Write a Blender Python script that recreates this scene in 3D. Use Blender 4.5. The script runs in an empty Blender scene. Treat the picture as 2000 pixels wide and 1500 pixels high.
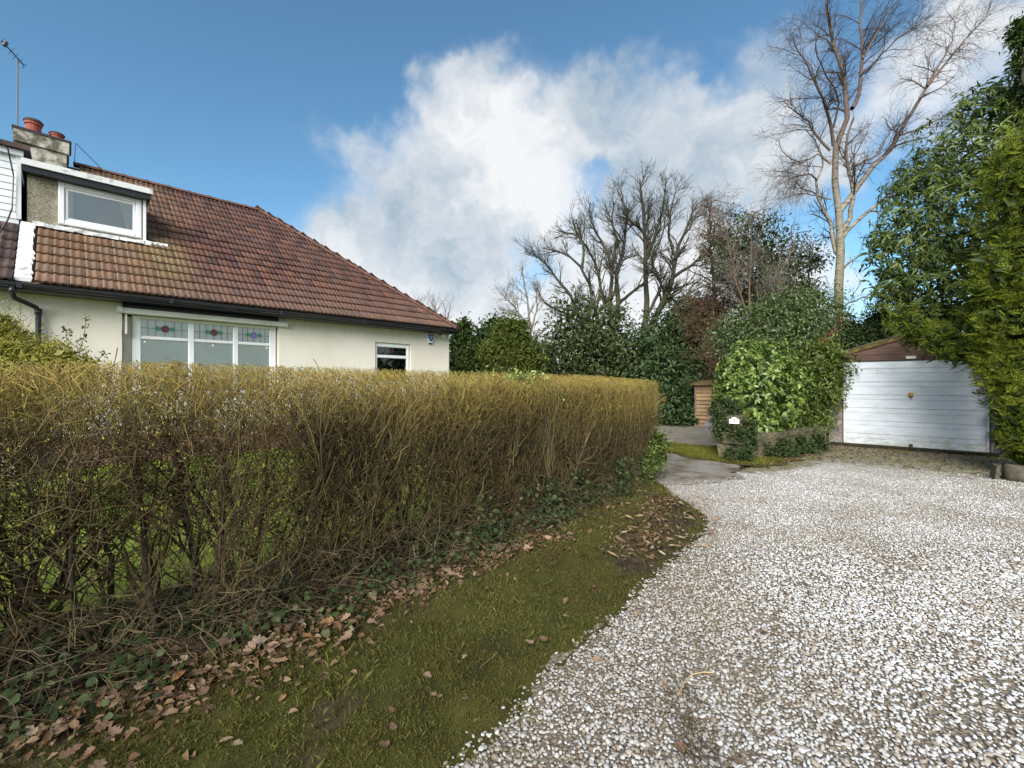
import bpy, math, random
import numpy as np
from mathutils import Vector, Matrix

# ------------------------------------------------------------------ camera, world, sun, exposure
SC = bpy.context.scene
COL = SC.collection
F, H = 870.0, 1.46                      # focal length in photo pixels (photo 2000 wide), eye height

cam_d = bpy.data.cameras.new('camera')
cam = bpy.data.objects.new('camera', cam_d)
COL.objects.link(cam)
cam_d.sensor_width = 36
cam_d.lens = F / 2000 * 36
cam_d.clip_start = 0.05
cam_d.clip_end = 2000
cam.location = (0, 0, H)
cam.rotation_euler = (math.radians(90), 0, 0)
SC.camera = cam

SUN = Vector((-.26, -.83, .52)).normalized()
sun_d = bpy.data.lights.new('sun', 'SUN')
sun_d.energy = 3.5
sun_d.angle = math.radians(42)
sun_d.color = (1.0, .965, .91)
sun = bpy.data.objects.new('sun', sun_d)
COL.objects.link(sun)
sun.rotation_euler = SUN.to_track_quat('Z', 'Y').to_euler()

SC.view_settings.view_transform = 'Standard'
SC.view_settings.look = 'None'
SC.view_settings.exposure = 1.0
SC.view_settings.gamma = 1
SC.view_settings.use_curve_mapping = False


def pdir(u, v):
    return Vector(((u - 1000) / F, 1, (750 - v) / F)).normalized()


def make_world():
    w = bpy.data.worlds.new('World')
    SC.world = w
    w.use_nodes = True
    nt = w.node_tree
    N, L = nt.nodes, nt.links
    N.clear()
    out = N.new('ShaderNodeOutputWorld')

    def math_(op, a, b=None, c=None, clamp=False):
        n = N.new('ShaderNodeMath'); n.operation = op; n.use_clamp = clamp
        for i, x in enumerate((a, b, c)):
            if x is None: continue
            if isinstance(x, (int, float)): n.inputs[i].default_value = x
            else: L.new(x, n.inputs[i])
        return n.outputs[0]

    def vmath(op, a, b=None, s=None):
        n = N.new('ShaderNodeVectorMath'); n.operation = op
        for i, x in enumerate((a, b)):
            if x is None: continue
            if isinstance(x, (tuple, list, Vector)): n.inputs[i].default_value = tuple(x)
            else: L.new(x, n.inputs[i])
        if s is not None: n.inputs['Scale'].default_value = s
        return n.outputs['Value'] if op in ('DISTANCE', 'DOT_PRODUCT') else n.outputs['Vector']

    def noise(vec, scale, detail=6, rough=.55, dist=0.0):
        n = N.new('ShaderNodeTexNoise')
        n.inputs['Scale'].default_value = scale
        n.inputs['Detail'].default_value = detail
        n.inputs['Roughness'].default_value = rough
        n.inputs['Distortion'].default_value = dist
        L.new(vec, n.inputs['Vector'])
        return n

    sky = N.new('ShaderNodeTexSky')
    sky.sky_type = 'NISHITA'
    sky.sun_disc = False
    sky.sun_elevation = math.asin(SUN.z)
    sky.sun_rotation = math.atan2(SUN.x, SUN.y)
    sky.air_density = .9
    sky.dust_density = .25
    sky.ozone_density = 2.2
    tint = N.new('ShaderNodeMix'); tint.data_type = 'RGBA'; tint.blend_type = 'MULTIPLY'
    tint.inputs[0].default_value = 1
    L.new(sky.outputs[0], tint.inputs[6])
    tint.inputs[7].default_value = (.74, 1.0, .98, 1)
    bg = N.new('ShaderNodeBackground')
    bg.inputs[1].default_value = .098
    L.new(tint.outputs[2], bg.inputs[0])

    tc = N.new('ShaderNodeTexCoord')
    d0 = vmath('NORMALIZE', tc.outputs['Generated'])
    w1 = noise(d0, 2.6, 5, .6)
    w1c = vmath('SUBTRACT', w1.outputs['Color'], (.5, .5, .5))
    w1s = vmath('SCALE', w1c, s=.40)
    w2 = noise(d0, 9, 5, .6)
    w2c = vmath('SUBTRACT', w2.outputs['Color'], (.5, .5, .5))
    w2s = vmath('SCALE', w2c, s=.12)
    dd = vmath('ADD', vmath('ADD', d0, w1s), w2s)
    blobs = [(900, 330, 210, .9), (1060, 350, 210, .8), (800, 420, 180, .8), (965, 140, 85, .6), (900, 210, 110, .55),
             (1160, 270, 120, .55), (700, 300, 95, .35), (660, 420, 90, .5), (880, 600, 260, 1.0), (700, 570, 210, .8),
             (560, 450, 110, .3), (1080, 640, 260, 1.0), (1370, 345, 180, 1.5), (1490, 310, 170, 1.4), (1270, 400, 120, 1.2), (1300, 480, 170, 1.2),
             (1180, 180, 80, .42), (1290, 150, 90, .36), (1470, 140, 120, .5), (1690, 130, 200, .48), (1880, 90, 200, .55), (1760, 40, 160, .5), (1600, 200, 160, .35), (1500, 70, 140, .25), (1940, 220, 120, .35), (1200, 225, 140, .42), (1330, 210, 130, .3), (1560, 420, 150, .45),
             (1930, 20, 120, .4), (1290, 560, 190, 1.0), (1480, 600, 170, .9), (1560, 330, 110, .45), (1330, 220, 110, .2),
             (1190, 380, 70, -.7), (1230, 335, 40, -.2), (985, 490, 95, -.65), (1020, 560, 70, -.5), (870, 480, 90, -.3), (760, 200, 120, -.4), (1420, 230, 90, -.35), (1640, 480, 150, -.35), (1700, 560, 160, -.1), (1690, 560, 240, .45), (1560, 500, 110, -.3), (1000, 260, 50, -.15),
             (620, 640, 180, .6), (400, 600, 200, .2)]
    acc = None
    for (u, v, r, wgt) in blobs:
        c = pdir(u, v)
        ang = r / F * (Vector(((u - 1000) / F, 1, (750 - v) / F)).length) ** -1.5 * 1.0
        dist = vmath('DISTANCE', dd, c)
        mr = N.new('ShaderNodeMapRange'); mr.interpolation_type = 'SMOOTHSTEP'
        L.new(dist, mr.inputs[0])
        mr.inputs[1].default_value = ang * 1.12; mr.inputs[2].default_value = ang * .25
        mr.inputs[3].default_value = 0; mr.inputs[4].default_value = wgt
        acc = mr.outputs[0] if acc is None else math_('ADD', acc, mr.outputs[0])
    # unseen broken cloud beside and behind the camera, cover thickened to add soft light
    sep = N.new('ShaderNodeSeparateXYZ'); L.new(d0, sep.inputs[0])
    back = N.new('ShaderNodeMapRange'); L.new(sep.outputs[1], back.inputs[0])
    back.inputs[1].default_value = .45; back.inputs[2].default_value = .1
    back.inputs[3].default_value = 0; back.inputs[4].default_value = 1
    bn = noise(vmath('ADD', d0, w2s), 1.7, 6, .55)
    bm = N.new('ShaderNodeMapRange'); L.new(bn.outputs[0], bm.inputs[0])
    bm.inputs[1].default_value = .34; bm.inputs[2].default_value = .56
    acc = math_('ADD', acc, math_('MULTIPLY', back.outputs[0], bm.outputs[0]))
    fn = noise(d0, 5.5, 9, .62)
    fine = math_('MULTIPLY', math_('SUBTRACT', fn.outputs[0], .5), 1.9)
    edge = math_('MULTIPLY', acc, 1.0, clamp=True)
    acc2 = math_('ADD', acc, math_('MULTIPLY', fine, math_('ADD', math_('MULTIPLY', edge, .65), .12)))
    den = N.new('ShaderNodeMapRange'); den.interpolation_type = 'SMOOTHSTEP'; L.new(acc2, den.inputs[0])
    den.inputs[1].default_value = .05; den.inputs[2].default_value = 1.25
    # cloud tone
    cn = noise(dd, 3.4, 7, .55)
    cr = N.new('ShaderNodeValToRGB')
    cr.color_ramp.elements[0].position = .36; cr.color_ramp.elements[0].color = (.40, .50, .60, 1)
    cr.color_ramp.elements[1].position = .60; cr.color_ramp.elements[1].color = (.90, .91, .92, 1)
    lowb = N.new('ShaderNodeMapRange'); L.new(sep.outputs[2], lowb.inputs[0])
    lowb.inputs[1].default_value = .30; lowb.inputs[2].default_value = .08; lowb.inputs[3].default_value = 0; lowb.inputs[4].default_value = .16
    L.new(math_('ADD', cn.outputs[0], lowb.outputs[0]), cr.inputs[0])
    cb = N.new('ShaderNodeBackground'); cb.inputs[1].default_value = .52
    L.new(cr.outputs[0], cb.inputs[0])
    mx = N.new('ShaderNodeMixShader')
    L.new(math_('MULTIPLY', den.outputs[0], .97), mx.inputs[0])
    L.new(bg.outputs[0], mx.inputs[1]); L.new(cb.outputs[0], mx.inputs[2])
    L.new(mx.outputs[0], out.inputs[0])


make_world()

# ------------------------------------------------------------------ helpers
RS = np.random.RandomState
rng = RS(7)


def at(u, v, Y):
    return np.array([(u - 1000) / F * Y, Y, H + (750 - v) / F * Y])


def gp(u, v):
    Y = F * H / (v - 750)
    return ((u - 1000) / F * Y, Y)


def vnoise(P, scale, seed=0):
    """value noise in 0..1, vectorised, 2D or 3D points"""
    P = np.asarray(P, float) * scale
    if P.shape[1] == 2: P = np.c_[P, np.zeros(len(P))]
    P = P + seed * 17.31
    i = np.floor(P).astype(np.int64); f = P - i; f = f * f * (3 - 2 * f)
    out = np.zeros(len(P))
    for dx in (0, 1):
        for dy in (0, 1):
            for dz in (0, 1):
                h = (i[:, 0] + dx) * 374761393 + (i[:, 1] + dy) * 668265263 + (i[:, 2] + dz) * 2147483647
                h = (h ^ (h >> 13)) * 1274126177
                h = ((h ^ (h >> 16)) & 0xffff) / 65535.0
                out += h * (f[:, 0] if dx else 1 - f[:, 0]) * (f[:, 1] if dy else 1 - f[:, 1]) * (f[:, 2] if dz else 1 - f[:, 2])
    return out


def fbm(P, scale, seed=0, o=3):
    s = 0; a = 1; t = 0
    for k in range(o):
        s = s + a * vnoise(P, scale * 2 ** k, seed + k); t += a; a *= .5
    return s / t


def unit(a):
    return a / np.maximum(np.linalg.norm(a, axis=-1, keepdims=True), 1e-9)


def mesh_obj(name, V, faces, mat, parent=None, smooth=False, attrs=None, loc=None, rotz=None):
    """faces: list of (m,k) int arrays; attrs: dict name -> per-vertex float array"""
    me = bpy.data.meshes.new(name)
    V = np.asarray(V, np.float32).reshape(-1, 3)
    faces = [np.asarray(f, np.int64) for f in faces if len(f)]
    me.vertices.add(len(V)); me.vertices.foreach_set('co', V.ravel())
    nl = sum(f.size for f in faces); npoly = sum(len(f) for f in faces)
    me.loops.add(nl); me.polygons.add(npoly)
    me.loops.foreach_set('vertex_index', np.concatenate([f.ravel() for f in faces]).astype(np.int32))
    sizes = np.concatenate([np.full(len(f), f.shape[1]) for f in faces])
    me.polygons.foreach_set('loop_start', np.concatenate([[0], np.cumsum(sizes)[:-1]]).astype(np.int32))
    if smooth: me.polygons.foreach_set('use_smooth', np.ones(npoly, bool))
    if attrs:
        for k, a in attrs.items():
            at_ = me.attributes.new(k, 'FLOAT', 'POINT'); at_.data.foreach_set('value', np.asarray(a, np.float32))
    me.update(calc_edges=True)
    me.validate()
    for m in (mat if isinstance(mat, (list, tuple)) else [mat]): me.materials.append(m)
    o = bpy.data.objects.new(name, me)
    COL.objects.link(o)
    if loc is not None: o.location = loc
    if rotz is not None: o.rotation_euler = (0, 0, rotz)
    if parent is not None: o.parent = parent
    return o


def tag(o, label=None, cat=None, group=None, kind=None):
    if label: o['label'] = label
    if cat: o['category'] = cat
    if group: o['group'] = group
    if kind: o['kind'] = kind
    return o


def thing(name, label, cat, loc=(0, 0, 0), rotz=0, group=None):
    o = bpy.data.objects.new(name, None)
    o.empty_display_size = .2
    COL.objects.link(o); o.location = loc; o.rotation_euler = (0, 0, rotz)
    return tag(o, label, cat, group)


class MB:
    """collects boxes, prisms, tubes into one mesh"""
    def __init__(s): s.V = []; s.F = []; s.n = 0
    def add(s, V, faces):
        s.V.append(np.asarray(V, float))
        for f in faces: s.F.append([i + s.n for i in f])
        s.n += len(V); return s
    def box(s, x0, x1, y0, y1, z0, z1, jit=0):
        V = np.array([(x, y, z) for x in (x0, x1) for y in (y0, y1) for z in (z0, z1)], float)
        if jit: V += rng.uniform(-jit, jit, V.shape)
        return s.add(V, [(0, 1, 3, 2), (4, 6, 7, 5), (0, 4, 5, 1), (2, 3, 7, 6), (0, 2, 6, 4), (1, 5, 7, 3)])
    def bev(s, x0, x1, y0, y1, z0, z1, b):
        """box with bevelled edges along its longest faces (simple chamfer in section seen from the front)"""
        V = []
        for y, k in ((y0, b), (y0 + b, 0), (y1, 0)):
            V += [(x0 + k, y, z0 + k), (x1 - k, y, z0 + k), (x1 - k, y, z1 - k), (x0 + k, y, z1 - k)]
        f = [(3, 2, 1, 0)[::-1], (8, 11, 10, 9)]
        for a in (0, 4):
            for i in range(4):
                j = (i + 1) % 4
                f.append((a + i, a + 4 + i, a + 4 + j, a + j))
        return s.add(V, f)
    def prism(s, poly, axis, a, b):
        """poly in the two other axes, extruded along axis from a to b"""
        n = len(poly); V = []
        for t in (a, b):
            for p in poly:
                q = list(p); q.insert(axis, t); V.append(q)
        f = [tuple(range(n))[::-1], tuple(range(n, 2 * n))]
        f += [(i, (i + 1) % n, n + (i + 1) % n, n + i) for i in range(n)]
        return s.add(V, f)
    def tube(s, pts, r, sides=8, cap=True):
        pts = np.asarray(pts, float); K = len(pts)
        r = np.broadcast_to(np.asarray(r, float), (K,))
        T = unit(np.gradient(pts, axis=0))
        ref = np.array([0, 0, 1.0]) if abs(T[:, 2]).mean() < .8 else np.array([1.0, 0, 0])
        U = unit(np.cross(T, ref)); W = np.cross(T, U)
        V = []
        for k in range(K):
            for i in range(sides):
                a = 2 * math.pi * i / sides
                V.append(pts[k] + r[k] * (math.cos(a) * U[k] + math.sin(a) * W[k]))
        f = []
        for k in range(K - 1):
            for i in range(sides):
                j = (i + 1) % sides
                f.append((k * sides + i, k * sides + j, (k + 1) * sides + j, (k + 1) * sides + i))
        if cap: f += [tuple(range(sides))[::-1], tuple(range((K - 1) * sides, K * sides))]
        return s.add(V, f)
    def build(s, name, mat, parent=None, smooth=False, **kw):
        me = bpy.data.meshes.new(name)
        me.from_pydata([tuple(v) for v in np.concatenate(s.V)], [], s.F)
        me.materials.append(mat)
        if smooth:
            me.polygons.foreach_set('use_smooth', [True] * len(me.polygons))
        me.update()
        o = bpy.data.objects.new(name, me); COL.objects.link(o)
        if parent is not None: o.parent = parent
        for k, v in kw.items(): setattr(o, k, v)
        return o


def stuff(o): o['kind'] = 'stuff'; return o


# ---- node materials
def new_mat(name):
    m = bpy.data.materials.new(name); m.use_nodes = True
    return m, m.node_tree.nodes, m.node_tree.links, m.node_tree.nodes['Principled BSDF']


def ramp(N, L, fac, stops):
    r = N.new('ShaderNodeValToRGB')
    e = r.color_ramp.elements
    while len(e) < len(stops): e.new(.5)
    for el, (p, c) in zip(e, stops): el.position = p; el.color = (*c, 1)
    L.new(fac, r.inputs[0]); return r.outputs[0]


def nz(N, L, scale, detail=5, rough=.6, vec=None, coord='Object', sx=None):
    t = N.new('ShaderNodeTexNoise'); t.inputs['Scale'].default_value = scale
    t.inputs['Detail'].default_value = detail; t.inputs['Roughness'].default_value = rough
    if vec is None:
        if coord == 'World': vec = N.new('ShaderNodeNewGeometry').outputs['Position']
        else: vec = N.new('ShaderNodeTexCoord').outputs[coord]
    if sx:
        mp = N.new('ShaderNodeMapping'); mp.inputs['Scale'].default_value = sx
        L.new(vec, mp.inputs[0]); vec = mp.outputs[0]
    L.new(vec, t.inputs['Vector']); return t.outputs[0]


def mixc(N, L, fac, a, b, blend='MIX'):
    m = N.new('ShaderNodeMix'); m.data_type = 'RGBA'; m.blend_type = blend
    for i, x in ((0, fac), (6, a), (7, b)):
        if isinstance(x, (int, float)): m.inputs[i].default_value = x
        elif isinstance(x, tuple): m.inputs[i].default_value = (*x, 1)
        else: L.new(x, m.inputs[i])
    return m.outputs[2]


def mrange(N, L, x, a, b, c=0.0, d=1.0):
    m = N.new('ShaderNodeMapRange'); L.new(x, m.inputs[0])
    for i, v in enumerate((a, b, c, d)): m.inputs[i + 1].default_value = v
    return m.outputs[0]


def mth(N, L, op, a, b=0.0, clamp=False):
    m = N.new('ShaderNodeMath'); m.operation = op; m.use_clamp = clamp
    for i, x in ((0, a), (1, b)):
        if isinstance(x, (int, float)): m.inputs[i].default_value = x
        else: L.new(x, m.inputs[i])
    return m.outputs[0]


def bump(N, L, b, h, strength=.3, dist=.01):
    n = N.new('ShaderNodeBump'); n.inputs['Strength'].default_value = strength
    n.inputs['Distance'].default_value = dist; L.new(h, n.inputs['Height'])
    L.new(n.outputs[0], b.inputs['Normal'])


def attr(N, name):
    a = N.new('ShaderNodeAttribute'); a.attribute_name = name; return a.outputs['Fac']


def simple(name, c1, c2=None, scale=6, rough=.6, bmp=0, bd=.005, metal=0, sx=None, coord='Object', bscale=None, lo=.35, hi=.65):
    m, N, L, b = new_mat(name)
    c2 = c2 or tuple(x * .8 for x in c1)
    n = nz(N, L, scale, coord=coord, sx=sx)
    L.new(ramp(N, L, n, [(lo, c2), (hi, c1)]), b.inputs['Base Color'])
    b.inputs['Roughness'].default_value = rough; b.inputs['Metallic'].default_value = metal
    if bmp: bump(N, L, b, nz(N, L, bscale or scale * 4, coord=coord), bmp, bd)
    return m


def leaf_mat(name, stops, rough=.5, spec=.5, transl=.3):
    m, N, L, b = new_mat(name)
    n = nz(N, L, 1.3, 3, coord='World')
    f = mth(N, L, 'ADD', mth(N, L, 'MULTIPLY', attr(N, 'rnd'), .7), mth(N, L, 'MULTIPLY', n, .45))
    c = ramp(N, L, f, stops)
    L.new(c, b.inputs['Base Color'])
    b.inputs['Roughness'].default_value = rough
    b.inputs['Specular IOR Level'].default_value = spec
    tr = N.new('ShaderNodeBsdfTranslucent'); L.new(mixc(N, L, 1.0, c, (1.0, 1.15, .7), 'MULTIPLY'), tr.inputs[0])
    mx = N.new('ShaderNodeMixShader'); mx.inputs[0].default_value = transl
    L.new(b.outputs[0], mx.inputs[1]); L.new(tr.outputs[0], mx.inputs[2])
    L.new(mx.outputs[0], N['Material Output'].inputs[0])
    return m


M = {}
M['white_pvc'] = simple('white_pvc', (.80, .81, .82), (.74, .75, .76), 3, .35)
M['black_paint'] = simple('black_paint', (.012, .013, .017), (.02, .02, .024), 5, .3)
M['canopy'] = simple('weathered_white_board', (.74, .73, .68), (.50, .49, .36), 5, .6, .1, lo=.25, hi=.5)
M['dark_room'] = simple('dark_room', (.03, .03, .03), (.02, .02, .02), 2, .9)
M['lead'] = simple('lead_strip', (.06, .065, .07), None, 5, .5)
M['iron'] = simple('dark_iron', (.03, .028, .026), (.05, .035, .025), 20, .5)


def wall_mat():
    m, N, L, b = new_mat('cream_render')
    n = nz(N, L, 1.2, 6); 
    c = ramp(N, L, n, [(.3, (.67, .605, .51)), (.55, (.73, .675, .59)), (.75, (.75, .705, .63))])
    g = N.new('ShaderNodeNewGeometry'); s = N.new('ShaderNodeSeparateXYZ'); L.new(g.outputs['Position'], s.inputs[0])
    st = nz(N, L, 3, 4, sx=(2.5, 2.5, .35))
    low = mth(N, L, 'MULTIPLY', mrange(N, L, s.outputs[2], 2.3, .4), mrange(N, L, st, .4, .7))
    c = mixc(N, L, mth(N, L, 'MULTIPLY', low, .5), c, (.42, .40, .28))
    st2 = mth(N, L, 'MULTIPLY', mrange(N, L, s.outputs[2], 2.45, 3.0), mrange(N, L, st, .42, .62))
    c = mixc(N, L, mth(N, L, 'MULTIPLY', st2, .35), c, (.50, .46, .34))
    L.new(c, b.inputs['Base Color']); b.inputs['Roughness'].default_value = .85
    bump(N, L, b, nz(N, L, 60, 6), .25, .004)
    return m
M['render'] = wall_mat()


def dash_mat(name, a, b_, c_):
    m, N, L, b = new_mat(name)
    v = N.new('ShaderNodeTexVoronoi'); v.inputs['Scale'].default_value = 75
    L.new(N.new('ShaderNodeTexCoord').outputs['Object'], v.inputs['Vector'])
    s = N.new('ShaderNodeSeparateColor'); L.new(v.outputs['Color'], s.inputs[0])
    c = ramp(N, L, s.outputs[0], [(.1, c_), (.5, b_), (.9, a)])
    c = mixc(N, L, mrange(N, L, nz(N, L, 4, 5), .45, .75), c, tuple(x * .55 for x in b_))
    L.new(c, b.inputs['Base Color']); b.inputs['Roughness'].default_value = .9
    bump(N, L, b, v.outputs['Distance'], .9, .01)
    return m
M['dash'] = dash_mat('pebbledash', (.44, .40, .30), (.30, .27, .19), (.14, .13, .09))
M['dash2'] = dash_mat('garage_pebble_panel', (.42, .38, .34), (.25, .21, .19), (.12, .10, .09))


def tile_mat():
    m, N, L, b = new_mat('concrete_roof_tile')
    oi = N.new('ShaderNodeObjectInfo')
    r = mth(N, L, 'FRACT', mth(N, L, 'ADD', attr(N, 'rnd'), oi.outputs['Random']))
    c = ramp(N, L, r, [(0, (.034, .016, .016)), (.25, (.060, .025, .021)), (.5, (.100, .042, .028)), (.72, (.085, .048, .038)), (.88, (.145, .066, .036)), (1, (.045, .026, .024))])
    g = N.new('ShaderNodeNewGeometry')
    big = nz(N, L, .55, 4, vec=g.outputs['Position'])
    c = mixc(N, L, mrange(N, L, big, .35, .7), c, mixc(N, L, 1.0, c, (1.0, .72, .66), 'MULTIPLY'))
    # the tiles under the dormer are paler and sandier
    lx = N.new('ShaderNodeVectorMath'); lx.operation = 'DOT_PRODUCT'; L.new(g.outputs['Position'], lx.inputs[0]); lx.inputs[1].default_value = (D1[0], D1[1], 0)
    lxv = mth(N, L, 'SUBTRACT', lx.outputs['Value'], float(C0 @ D1))
    ly = N.new('ShaderNodeVectorMath'); ly.operation = 'DOT_PRODUCT'; L.new(g.outputs['Position'], ly.inputs[0]); ly.inputs[1].default_value = (N1[0], N1[1], 0)
    lyv = mth(N, L, 'SUBTRACT', ly.outputs['Value'], float(C0 @ N1))
    warp = mth(N, L, 'MULTIPLY', mth(N, L, 'SUBTRACT', nz(N, L, 1.6, 4, vec=g.outputs['Position']), .5), 1.6)
    lft = mrange(N, L, mth(N, L, 'ADD', lxv, warp), -5.9, -7.2)
    sandy = ramp(N, L, r, [(0, (.105, .058, .028)), (.3, (.18, .090, .038)), (.6, (.155, .105, .060)), (.85, (.21, .115, .052)), (1, (.11, .082, .052))])
    c = mixc(N, L, mth(N, L, 'MULTIPLY', lft, .9), c, sandy)
    # paler rows near the eaves
    low = mrange(N, L, mth(N, L, 'ADD', lyv, mth(N, L, 'MULTIPLY', warp, .6)), 1.0, -.3)
    c = mixc(N, L, mth(N, L, 'MULTIPLY', low, .45), c, (.19, .115, .08))
    # moss below the dormer corner
    cb = N.new('ShaderNodeCombineXYZ'); L.new(mth(N, L, 'MULTIPLY', mth(N, L, 'ADD', lxv, 6.75), 1.5), cb.inputs[0]); L.new(mth(N, L, 'MULTIPLY', mth(N, L, 'SUBTRACT', lyv, .75), .75), cb.inputs[1])
    ln = N.new('ShaderNodeVectorMath'); ln.operation = 'LENGTH'; L.new(cb.outputs[0], ln.inputs[0])
    mo = mrange(N, L, ln.outputs['Value'], .85, .15)
    mo = mth(N, L, 'MULTIPLY', mo, mrange(N, L, nz(N, L, 22, 5, vec=g.outputs['Position']), .42, .60))
    c = mixc(N, L, mth(N, L, 'MULTIPLY', mo, .6), c, (.24, .22, .05))
    # streaks and grime running down each tile
    st = nz(N, L, 1, 4, vec=g.outputs['Position'], sx=(60, 60, 9))
    c = mixc(N, L, mth(N, L, 'MULTIPLY', mrange(N, L, st, .45, .7), .4), c, (.21, .125, .095))
    gr = nz(N, L, 24, 5, vec=g.outputs['Position'])
    c = mixc(N, L, mth(N, L, 'MULTIPLY', mrange(N, L, gr, .5, .75), .6), c, (.035, .025, .022))
    L.new(c, b.inputs['Base Color']); b.inputs['Roughness'].default_value = .75
    bump(N, L, b, gr, .4, .004)
    return m


# house frame: local x along the front wall (to the right), local y inwards
D1 = np.array([.9885, 1.0]); D1 /= np.hypot(*D1)
N1 = np.array([-D1[1], D1[0]])
C0 = np.array([-1.895, 13.4])
HROT = math.atan2(D1[1], D1[0])
M['tile'] = tile_mat()
M['ridge'] = simple('ridge_tile', (.15, .062, .04), (.075, .038, .028), 7, .8, .3, coord='World')
M['white_flash'] = simple('painted_flashing', (.68, .68, .67), (.34, .32, .29), 7, .6, .3, lo=.32, hi=.46)
M['chimney'] = simple('chimney_render', (.46, .43, .36), (.10, .095, .065), 5.5, .9, .7, lo=.40, hi=.60)
M['terracotta'] = simple('terracotta', (.36, .075, .035), (.22, .05, .03), 8, .7)
M['soot'] = simple('sooty_rim', (.06, .045, .05), None, 8, .7)
M['brick'] = simple('plinth_brick', (.34, .17, .12), (.22, .11, .08), 3, .85, .3, coord='World')
M['clad'] = simple('white_cladding', (.76, .78, .80), (.70, .72, .74), 2, .45)
M['neigh_tile'] = simple('dark_neighbour_tile', (.10, .06, .05), (.035, .022, .022), 6, .8, .3)


def glass_mat(name, tint, rough=.02, alpha=.45):
    m, N, L, b = new_mat(name)
    N.remove(b)
    gl = N.new('ShaderNodeBsdfGlossy'); gl.inputs['Roughness'].default_value = rough
    tr = N.new('ShaderNodeBsdfTransparent'); tr.inputs[0].default_value = (*tint, 1)
    fr = N.new('ShaderNodeFresnel'); fr.inputs[0].default_value = 1.5
    mx = N.new('ShaderNodeMixShader')
    L.new(mth(N, L, 'ADD', mth(N, L, 'MULTIPLY', fr.outputs[0], 1.3), .03, True), mx.inputs[0])
    L.new(tr.outputs[0], mx.inputs[1]); L.new(gl.outputs[0], mx.inputs[2])
    L.new(mx.outputs[0], N['Material Output'].inputs[0])
    return m
M['glass'] = glass_mat('window_glass', (.97, .99, .98))
M['glass_dark'] = glass_mat('grey_glass', (.55, .58, .62))
M['curtain'] = simple('pale_green_net_curtain', (.93, .96, .90), (.86, .90, .84), 2, .9)
M['curtain_w'] = simple('white_net_curtain', (.86, .87, .90), (.78, .80, .82), 2, .9)
M['blind'] = simple('grey_room', (.60, .64, .72), (.55, .59, .67), 1, .9)
M['rose_dark'] = simple('rose_glass_burgundy', (.085, .012, .035), None, 5, .3)
M['rose_rim'] = simple('rose_glass_pink', (.22, .05, .10), None, 5, .3)
M['rose_leaf2'] = simple('rose_glass_lilac', (.30, .24, .55), None, 5, .3)
M['rose_purple'] = simple('rose_glass_violet', (.17, .12, .42), None, 5, .3)
M['rose_leaf'] = simple('leaf_glass_green', (.035, .22, .11), None, 5, .3)


# ---- vectorised polylines -> tubes
def tubes(P, R, sides=3, cap=False):
    P = np.asarray(P, float); N_, K, _ = P.shape
    R = np.asarray(R, float)
    T = np.empty_like(P)
    T[:, 1:-1] = P[:, 2:] - P[:, :-2]; T[:, 0] = P[:, 1] - P[:, 0]; T[:, -1] = P[:, -1] - P[:, -2]
    T = unit(T + 1e-9)
    m = unit(P[:, -1] - P[:, 0] + 1e-6)
    ref = np.where(np.abs(m[:, 2:3]) < .8, np.array([[0, 0, 1.0]]), np.array([[1.0, 0, 0]]))[:, None, :]
    U = unit(np.cross(T, np.broadcast_to(ref, T.shape))); W = np.cross(T, U)
    a = np.arange(sides) * 2 * math.pi / sides
    V = P[:, :, None, :] + R[:, :, None, None] * (np.cos(a)[None, None, :, None] * U[:, :, None, :] + np.sin(a)[None, None, :, None] * W[:, :, None, :])
    n = np.arange(N_)[:, None, None] * K * sides
    k = np.arange(K - 1)[None, :, None] * sides
    i = np.arange(sides)[None, None, :]; j = (i + 1) % sides
    q = np.stack([n + k + i, n + k + j, n + k + sides + j, n + k + sides + i], -1).reshape(-1, 4)
    return V.reshape(-1, 3), q


def spikes(P, R, cut=None):
    """three-sided twigs that run out to a point: 9 triangles each"""
    N_, K, _ = P.shape; Q = P[:, [0, K // 2, K - 1]]
    V, _q = tubes(Q, np.stack([R[:, 0], R[:, K // 2], R[:, -1]], 1), 3)
    V = V.reshape(N_, 3, 3, 3); V = np.concatenate([V[:, :2].reshape(N_, 6, 3), Q[:, 2:3]], 1)
    b = np.arange(N_)[:, None] * 7
    q = np.concatenate([b + [i, (i + 1) % 3, 3 + (i + 1) % 3, 3 + i] for i in range(3)])
    t = np.concatenate([b + [3 + i, 3 + (i + 1) % 3, 6] for i in range(3)])
    return V.reshape(-1, 3), [q, t], 7


def grow(S, Dr, Ln, K, wig, trop=(0, 0, 0), g=None):
    g = g or rng
    N_ = len(S); P = np.empty((N_, K, 3)); P[:, 0] = S; d = unit(Dr)
    st = (Ln / (K - 1))[:, None]
    for k in range(1, K):
        d = unit(d + g.normal(0, wig, d.shape) + np.array(trop))
        P[:, k] = P[:, k - 1] + d * st
    return P


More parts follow.
